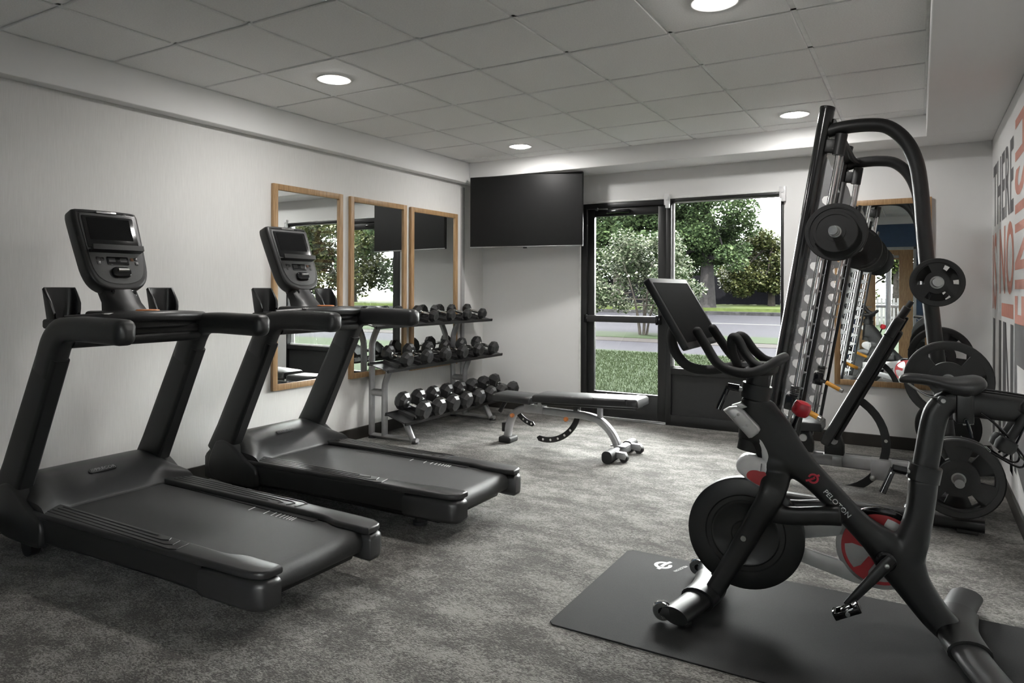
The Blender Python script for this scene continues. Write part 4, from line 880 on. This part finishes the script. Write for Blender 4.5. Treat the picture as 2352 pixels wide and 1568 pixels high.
Mt = basis(SH((-.037, 0, 1.243)), (-.11, -1, 0), (-.515, 0, .857)); Mt = Mt if (Mt.to_3x3() @ Vector((0, 0, 1))).x > 0 else basis(SH((-.037, 0, 1.243)), (.11, 1, 0), (-.515, 0, .857))
fT = lambda a, b, h: tuple(Mt @ Vector((a, b, h)))
G().prism(rrect(.535, .325, .012), -.022, .006, fT, .004).obj('tablet_case', PLAST, ts); G().prism(rrect(.49, .278, .003), .006, .0068, fT).obj('tablet_screen', SCREEN, ts); G().prism(rrect(.2, .12, .02), -.045, -.02, fT, .01).obj('tablet_mount', PLAST, ts)
# resistance knob, brake housing, sensor shroud
G().tube([(.392, -.0, .775 + z_), (.415, -.004, .835 + z_)], .009, 10).obj('knob_stem', GLOSSB, BK)
kd = Vector((.36, -.06, .93)).normalized(); kp = [(.014, -.008), (.03, .0), (.036, .012), (.036, .038), (.031, .052), (.014, .057)]
g = G(); n = 30; u_ = Vector((kd.z, 0, -kd.x)); w_ = kd.cross(u_); rings = []
for r, h in kp: rings.append([Vector((.417, -.004, .832 + z_)) + kd * h + (u_ * math.cos(2 * PI * k / n) + w_ * math.sin(2 * PI * k / n)) * r * (1 - .09 * (math.cos(5 * 2 * PI * k / n) > .3)) for k in range(n)])
g.loft(rings).obj('resistance_knob', RED, BK, 50)
hp = [(.130, .842), (.152, .856), (.180, .861), (.210, .844), (.268, .786), (.274, .772), (.266, .758), (.242, .738), (.230, .736)]
bh = G().prism(hp, -.098, -.052, lambda a, b, h: (a, h, b + z_), .012, 4).obj('brake_housing', SILVP, BK, 50)
for a, b in ((.19, .83), (.225, .79), (.175, .822), (.21, .778)): G().lathe([(.006, 0), (.006, .002), (.003, .003)], (a, -.0975, b + z_), (0, -1, 0), 12).obj('housing_screw', STEEL, bh)
G().prism([(.158, .858), (.195, .872), (.22, .855), (.19, .842)], -.055, -.01, lambda a, b, h: (a, h, b + z_), .004).obj('brake_bracket', SILVP, BK)
G().tube(sm(P2(-.03, (.255, .745), (.282, .70), (.292, .655), (.285, .61)), 5), [(.016, .014)] * 16, 12, upv=(0, 1, 0)).obj('shroud_arm', WHITEP, BK)
hs = sm([(.262, .648), (.235, .655), (.20, .648), (.178, .622), (.178, .592), (.20, .568), (.235, .545), (.272, .53), (.29, .552), (.30, .60), (.292, .645), (.262, .648)], 4)[:-1]
G().prism(hs, -.05, .05, lambda a, b, h: (a, h, b + z_), .022, 4).obj('flywheel_shroud', WHITEP, BK, 60)
hr = [(.236 + (x - .236) * .62 + .02, .60 + (z - .60) * .5 - .028) for x, z in hs]
G().prism(hr, -.0508, -.049, lambda a, b, h: (a, h, b + z_)).obj('red_shroud_print', REDM, BK, 0)
# stabilisers
def stab(s0, ends, name, wheels, cv):
    y = ends; st = thing(name, None, None); st.parent = BK
    pth = sm([(s0 + cv[0] * abs(q) ** 1.6 + cv[1] * q, q * y, .055 - .012 * q * q + z_ + .006) for q in (-1, -.6, -.25, 0, .25, .6, 1)], 4)
    G().tube(pth, (.06, .034), 20, upv=(0, 0, 1)).obj('stabiliser_bar', DPLAST, st, 50)
    G().tube([p for p in pth if abs(p[1]) < y * .48], (.072, .046), 20, upv=(0, 0, 1)).obj('stabiliser_sleeve', BIKE, st, 50)
    for q in (-1, 1):
        G().lathe([(.022, 0), (.024, .01), (.014, .016), (.012, .035)], (s0 + cv[0] * .78 + cv[1] * .86 * q + .02, q * y * .86, 0), (0, 0, 1), 18).obj('levelling_foot', RUB, st)
        if wheels:
            s0_ = s0; s0 = s0_ + cv[0] + cv[1] * q
            wl = thing('wheel', None, None); wl.parent = st
            G().lathe([(.034, -.011), (.038, -.009), (.041, 0), (.038, .009), (.034, .011)], (s0 - .052, q * (y - .03), .044), (0, 1, 0), 28).lathe([(.016, -.012), (.034, -.0115), (.034, .0115), (.016, .012)], (s0 - .052, q * (y - .03), .044), (0, 1, 0), 28, cap=False).obj('tyre', CHROME, wl)
            G().cyl((s0 - .052, q * (y - .03) - .014, .044), (s0 - .052, q * (y - .03) + .014, .044), .015, n=18).obj('hub', GLOSSB, wl)
            G().prism([(s0 - .062, .034), (s0 - .05, .06), (s0, .07), (s0 + .05, .055), (s0 + .03, .03), (s0 - .03, .026)], q * (y - .012) - .004, q * (y - .012) + .004, lambda a, b, h: (a, h, b), .002).obj('end_plate', DPLAST, st); s0 = s0_
stab(.06, .285, 'front_stabiliser', True, (-.06, .03)); stab(.965, .40, 'rear_stabiliser', False, (.08, .015))
# wire weight rack behind the saddle
wr_ = thing('weight_holder', None, None); wr_.parent = BK
for y in (-.04, .04):
    G().tube(sm(P2(y, (1.0, .972), (1.16, .955), (1.18, .94), (1.165, .86), (1.13, .77), (1.10, .735)), 4), .004, 8).tube(sm(P2(y, (1.03, .89), (1.09, .84), (1.15, .76), (1.165, .73), (1.155, .705), (1.12, .715), (1.06, .752)), 4), .004, 8).obj('wire', GLOSSB, wr_)
for s, z in ((1.06, .752), (1.165, .73)): G().tube(P2(-.04, (s, z)) + P2(.04, (s, z)), .004, 8).obj('wire', GLOSSB, wr_)
Mb = BK.matrix_basis
for i, (yy, lab) in enumerate(((-.03, 'small black hand weight behind the bike saddle on the near side'), (.05, 'small black hand weight behind the bike saddle on the far side'))):
    hw_ = thing('hand_weight', lab, 'hand weight', (0, 0, 0), 0, 'hand weights on the bike')
    hw_.location = Matrix.Rotation(math.atan2(.113, .9936), 4, 'Z') @ Vector((1.145, yy, .845)) + Vector((3.355, 1.2, 0)); hw_.rotation_euler = (0, math.radians(28), math.atan2(.113, .9936))
    G().cyl((0, 0, -.08), (0, 0, .08), .016).obj('handle', FOAM, hw_)
    for s in (-1, 1): G().lathe([(.014, s * .05), (.031, s * .055), (.036, s * .075), (.031, s * .098), (.012, s * .104)], (0, 0, 0), (0, 0, 1), 20).obj('head', FOAM, hw_)
# ================================================================ OUTSIDE
GRASS = leaf('grass_blades', (.0022, .0036, .0014), (.0066, .0092, .0042), .6, .02)
def ground_mat(name, c0, c1, scale, bump=0.3):
    mt, n, l = raw(name); o = n.new('ShaderNodeOutputMaterial'); b = n.new('ShaderNodeBsdfPrincipled'); l.new(b.outputs[0], o.inputs[0])
    tc = n.new('ShaderNodeTexCoord'); nz = n.new('ShaderNodeTexNoise'); nz.inputs['Scale'].default_value = scale; nz.inputs['Detail'].default_value = 8; nz.inputs['Roughness'].default_value = .7
    rp = n.new('ShaderNodeValToRGB'); e = rp.color_ramp.elements; e[0].color = (*c0, 1); e[1].color = (*c1, 1); e[0].position = .35; e[1].position = .68
    l.new(tc.outputs['Object'], nz.inputs['Vector']); l.new(nz.outputs['Fac'], rp.inputs[0]); l.new(rp.outputs[0], b.inputs['Base Color']); b.inputs['Roughness'].default_value = .9; b.inputs['Specular IOR Level'].default_value = .02
    bp = n.new('ShaderNodeBump'); bp.inputs['Strength'].default_value = bump; bp.inputs['Distance'].default_value = .01; l.new(nz.outputs['Fac'], bp.inputs['Height']); l.new(bp.outputs[0], b.inputs['Normal'])
    return mt
LAWN = ground_mat('lawn_soil_and_grass', (0.0017, 0.0035, 0.0011), (0.0039, 0.0063, 0.0022), 9)
ASPH = ground_mat('asphalt', (0.0033, 0.0032, 0.0042), (0.0051, 0.0050, 0.0066), 3)
GRAV = ground_mat('gravel', (0.0038, 0.0033, 0.0034), (0.0080, 0.0072, 0.0072), 40)
CONC = ground_mat('concrete_kerb', (0.0025, 0.0025, 0.0027), (0.0085, 0.0085, 0.0090), 3)
def slab(name, y0, y1, z, m, label, kind='structure', tilt=0.06, flat0=False):
    """strip of ground running past the building, turned slightly to it"""
    g = G(); x0, x1 = -60, 75
    ta = 0 if flat0 else tilt
    g.add([(x0, y0 - ta * (x0 - 1.5), z), (x1, y0 - ta * (x1 - 1.5), z), (x1, y1 - tilt * (x1 - 1.5), z), (x0, y1 - tilt * (x0 - 1.5), z), (x0, y0 - ta * (x0 - 1.5), z - 1.2), (x1, y0 - ta * (x1 - 1.5), z - 1.2), (x1, y1 - tilt * (x1 - 1.5), z - 1.2), (x0, y1 - tilt * (x0 - 1.5), z - 1.2)],
          [(0, 1, 2, 3), (4, 7, 6, 5), (0, 4, 5, 1), (1, 5, 6, 2), (2, 6, 7, 3), (3, 7, 4, 0)])
    o = g.obj(name, m, None, 0); o['kind'] = kind; o['label'] = label; return o
slab('lawn_ground', 5.07, 12.75, -.03, LAWN, 'green lawn outside the glazed door', flat0=True)
slab('driveway', 12.75, 15.5, -.05, ASPH, 'narrow asphalt drive beyond the lawn')
slab('gravel_strip', 15.5, 16.7, -.04, GRAV, 'strip of pale gravel beside the drive')
slab('grass_verge', 16.7, 19.0, -.03, LAWN, 'narrow grass verge between drive and road')
slab('road', 19.0, 36.5, -.05, ASPH, 'wide pale asphalt road')
slab('kerb', 36.5, 37.3, .12, CONC, 'rough stone kerb on the far side of the road')
slab('grass_bank', 37.3, 90, .3, ground_mat('sunlit_bank_grass', (.0075, .0105, .0032), (.0135, .0175, .0058), 4), 'sunlit grass bank beyond the road')  # brighter copy of the lawn colour, sunlight put into it
g = G().box((-30, -60, -.13), (30, YF - .15, -.03)); o = g.obj('lawn_ground', LAWN, None, 0); o['kind'] = 'structure'; o['label'] = 'lawn in front of the building behind the oak door'
tag(slab('road_marking', 26.6, 27.0, .052 - .1 + .004, mat('road_paint', (.016, .016, .016), .9, spec=.02), 'white line painted along the road'), kind='structure')

# grass blades near the door (uncountable)
rg = random.Random(3); vs = []; fs = []
for i in range(60000):
    y = 5.2 + (rg.random() ** 1.3) * 7.4; x = -2.6 - (y - 5) * .35 + rg.random() * (6.2 + (y - 5) * .35)
    if y > 12.75 - .06 * (x - 1.5): continue
    a = rg.random() * PI; h = .02 + rg.random() * .03; wd = .003 + .0008 * (y - 5); lx, ly = rg.uniform(-.02, .02), rg.uniform(-.02, .02); k = len(vs)
    vs += [(x - wd * math.cos(a), y - wd * math.sin(a), -.031), (x + wd * math.cos(a), y + wd * math.sin(a), -.031), (x + lx, y + ly, -.031 + h)]; fs.append((k, k + 1, k + 2))
me = bpy.data.meshes.new('grass_blades'); me.from_pydata(vs, [], fs); me.materials.append(GRASS); o = bpy.data.objects.new('grass', me); COL.objects.link(o)
tag(o, 'short green grass blades of the lawn outside the door', 'grass', kind='stuff')

BARK = mat('bark', (.008, .007, .006), .9, spec=.05, bump=(30, .8, .02), var=(12, .4)); BARKP = mat('pale_bark', (.0052, .0049, .0050), .9, spec=.05, bump=(20, .8, .02), var=(6, .35))
L_OAK = leaf('oak_leaves', (.0040, .0075, .0036), (.0180, .0270, .0115), .45, .05); L_DOG = leaf('dogwood_bracts', (.0046, .0082, .0030), (.046, .051, .036), .5, .06, (.5, .95))
L_YEL = leaf('yellowing_leaves', (0.0057, 0.0092, 0.0028), (0.0194, 0.0204, 0.0071), .45); L_DARK = leaf('dark_leaves', (0.0021, 0.0039, 0.0021), (0.0071, 0.0106, 0.0052), .4); L_LIME = leaf('lime_leaves', (0.0063, 0.0106, 0.0025), (0.0194, 0.0264, 0.0060), .4)
def tree(name, label, base, h, trunk_r, blobs, lm, n, size, bark, stems=1, group='trees seen through the glazing', seed=1):
    r = random.Random(seed); t = thing(name, label, 'tree', base, 0, group)
    g = G(); lowest = min(b[2] - b[5] * .5 for b in blobs)
    for s_ in range(stems):
        a = 2 * PI * s_ / max(stems, 1) + .4; sp = 0 if stems == 1 else .12 + .1 * r.random()
        tip = (math.cos(a) * sp * 4, math.sin(a) * sp * 4, h * .75)
        g.tube(sm([(math.cos(a) * sp * .5, math.sin(a) * sp * .5, -.05), (math.cos(a) * sp, math.sin(a) * sp, h * .2), (math.cos(a) * sp * 2 + r.uniform(-.05, .05), math.sin(a) * sp * 2, h * .45), tip], 4), [trunk_r * (1.25 - 1.0 * k / 12) for k in range(13)], 9)
        for q in range(6 if stems == 1 else 3):
            b = blobs[(q + s_) % len(blobs)]; z0 = h * (.3 + .07 * q); kx = tip[0] * z0 / (h * .75); ky = tip[1] * z0 / (h * .75)
            g.tube([(kx, ky, z0), ((kx + b[0]) / 2, (ky + b[1]) / 2, (z0 + b[2]) / 2 + .1 * h * .2), (kx + (b[0] - kx) * .8, ky + (b[1] - ky) * .8, z0 + (b[2] - z0) * .8)], [trunk_r * .42, trunk_r * .26, trunk_r * .08], 6)
    g.obj('trunk', bark, t)
    vs = []; fs = []; wsum = sum(b[3] * b[4] * b[5] for b in blobs)
    for b in blobs:
        for i in range(int(n * b[3] * b[4] * b[5] / wsum)):
            d = Vector((r.gauss(0, 1), r.gauss(0, 1), r.gauss(0, 1))).normalized() * (r.random() ** .38)
            c = Vector((b[0] + d.x * b[3], b[1] + d.y * b[4], b[2] + d.z * b[5])); e = Euler((r.uniform(-.9, .9), r.uniform(-.9, .9), r.random() * 6.28)).to_matrix(); s_ = size * r.uniform(.6, 1.3); k = len(vs)
            for p in ((-.5, -.32, 0), (0, -.5, .06), (.5, -.3, 0), (.62, .1, -.05), (.1, .5, .05), (-.5, .3, 0)): vs.append(tuple(c + e @ (Vector(p) * s_)))
            fs.append(tuple(range(k, k + 6)))
    me = bpy.data.meshes.new('foliage'); me.from_pydata(vs, [], fs); me.materials.append(lm); f = bpy.data.objects.new('foliage', me); COL.objects.link(f); f.parent = t; f['kind'] = 'stuff'
    return t
def rb(seed, n, w, d, z0, z1, r0, r1):
    r = random.Random(seed); out = []
    for i in range(n):
        q = i / max(n - 1, 1); z = z0 + (z1 - z0) * q; k = 1 - .55 * abs(q - .35) / .65; rr = r.uniform(r0, r1)
        out.append((r.uniform(-w, w) * k, r.uniform(-d, d) * k, z, rr, rr, rr * .75))
    return out
tree('dogwood_tree', 'small flowering dogwood with pale bracts on the verge', (-3.0, 18.3, -.03), 2.9, .032, rb(5, 40, 1.7, 1.2, .7, 2.85, .34, .52), L_DOG, 17000, .062, BARK, 5, seed=2)
tree('oak_tree', 'tall oak with a thick trunk beyond the road', (-6.4, 38.6, .3), 9.5, .42, rb(8, 60, 2.9, 2.6, 2.5, 9.8, .6, 1.15), L_OAK, 52000, .12, BARKP, 1, seed=3)
tree('maple_tree', 'leafy dark green tree filling the top of the door pane', (-12.2, 39.5, .3), 10, .35, rb(12, 50, 4.6, 3, 2.6, 10.5, .8, 1.4), L_OAK, 36000, .18, BARK, 1, seed=4)
tree('lime_tree', 'bright yellow green sapling beside the oak trunk', (-8.3, 39.7, .3), 3.6, .09, rb(21, 16, 1.1, 1, 1.9, 4.0, .4, .6), L_LIME, 7000, .11, BARK, 1, seed=5)
tree('elm_tree', 'yellowing tree at the right edge of the window', (-3.9, 44.5, .3), 6.2, .2, rb(31, 36, 3.0, 2, 1.0, 4.4, .6, .95), L_YEL, 24000, .13, BARK, 1, seed=6)
tree('ash_tree', 'dark evergreen row tree left of the dogwood', (-18.0, 45.0, .3), 9, .3, rb(41, 34, 5, 3, 2.0, 9.5, 1.0, 1.7), L_OAK, 24000, .22, BARK, 1, seed=7)
tree('holly_tree', 'dark spreading tree behind the fence', (-11.6, 53.5, .3), 7.5, .3, rb(51, 34, 4.4, 2.5, 1.4, 6.4, .9, 1.5), L_OAK, 22000, .21, BARK, 1, seed=8)
tree('beech_tree', 'greyish bushy tree standing over the dark fence', (-5.6, 53.0, .3), 5.2, .25, rb(61, 30, 4.6, 2.0, 1.2, 4.0, .8, 1.2), L_OAK, 20000, .16, BARK, 1, seed=9)
tree('garden_tree', 'yellow green tree seen through the oak door pane', (3.3, -23.0, -.03), 5, .16, rb(71, 30, 3.2, 2, .8, 5.2, .7, 1.1), L_LIME, 18000, .15, BARK, 1, seed=10)
for i, (x, y, lm) in enumerate([(28, 37.5, L_OAK), (33.5, 38.5, L_YEL), (39, 39, L_OAK), (45, 41, L_DARK), (23, 39, L_DARK), (2.5, 52, L_OAK), (10, 50, L_YEL), (17, 49, L_OAK)]):
    tree('roadside_tree', ['broad green tree reflected in the middle mirror', 'yellow green tree reflected in the left mirror', 'tall green tree reflected beside the mirror frame', 'dark tree at the far end of the road bank', 'dark bushy tree on the bank right of the window view', 'broad green tree behind the end of the dark fence', 'yellow green tree far along the road bank', 'large green tree farther along the road bank'][i], (x, y, .3), 9, .3, rb(80 + i, 34, 4.2, 3, 1.2, 9.5, 1.0, 1.6), lm, 17000, .2, BARK, 1, 'trees along the road bank', 20 + i)
# fence of dark boards beyond the grass bank
FEN = mat('dark_fence_boards', (.0016, .0016, .0021), .9, spec=.02, var=(5, .3))
fe = thing('board_fence', 'dark board fence on the grass bank under the trees', 'fence', (0, 47.0, .3)); fe.rotation_euler[2] = -.06
bd = G().box((-.117, 0, 0), (.117, .025, 2.0), .004, 1).mesh('board', 0); bd.materials.append(FEN)
for i in range(125):
    o = bpy.data.objects.new('board', bd); COL.objects.link(o); o.parent = fe; o.location = (-21 + i * .232, .0, random.uniform(-.03, .03))
for z in (.35, 1.65): G().box((-21.2, .026, z - .05), (8.0, .07, z + .05)).obj('rail', FEN, fe, 0)
# white paling fence and glazed porch frame in front of the building (reflected in the back mirror)
wfen = thing('paling_fence', 'white paling fence far beyond the oak door', 'fence', (0, -19, -.03)); pal = G().box((-.04, 0, 0), (.04, .02, 1.05), .004, 1).mesh('paling', 0); PALE = mat('darkened_white_paling', (.032, .032, .032), .9, spec=.02); pal.materials.append(PALE)  # white paling colour darkened to keep it from overexposing in the sun
for i in range(60):
    o = bpy.data.objects.new('paling', pal); COL.objects.link(o); o.parent = wfen; o.location = (-1 + i * .14, 0, 0)
for z in (.3, .85): G().box((-1.1, -.03, z - .04), (7.4, 0, z + .04)).obj('rail', PALE, wfen, 0)
po = thing('porch_frame', 'black glazed porch frame beyond the oak door', 'porch frame', (0, -5.2, -.03))
for x in (3.05, 3.62, 4.2): G().box((x - .05, -.04, 0), (x + .05, .04, 2.5), .004).obj('post', ALU, po)
G().box((2.6, -.4, 2.5), (4.7, 2.0, 2.6), .01).obj('sun_block_slab', ALU, po)  # added roof slab, out of view, blocks the sun from the oak door pane
for z in (1.02, 2.2): G().box((3.0, -.035, z - .03), (4.25, .035, z + .03), .004).obj('rail', ALU, po)
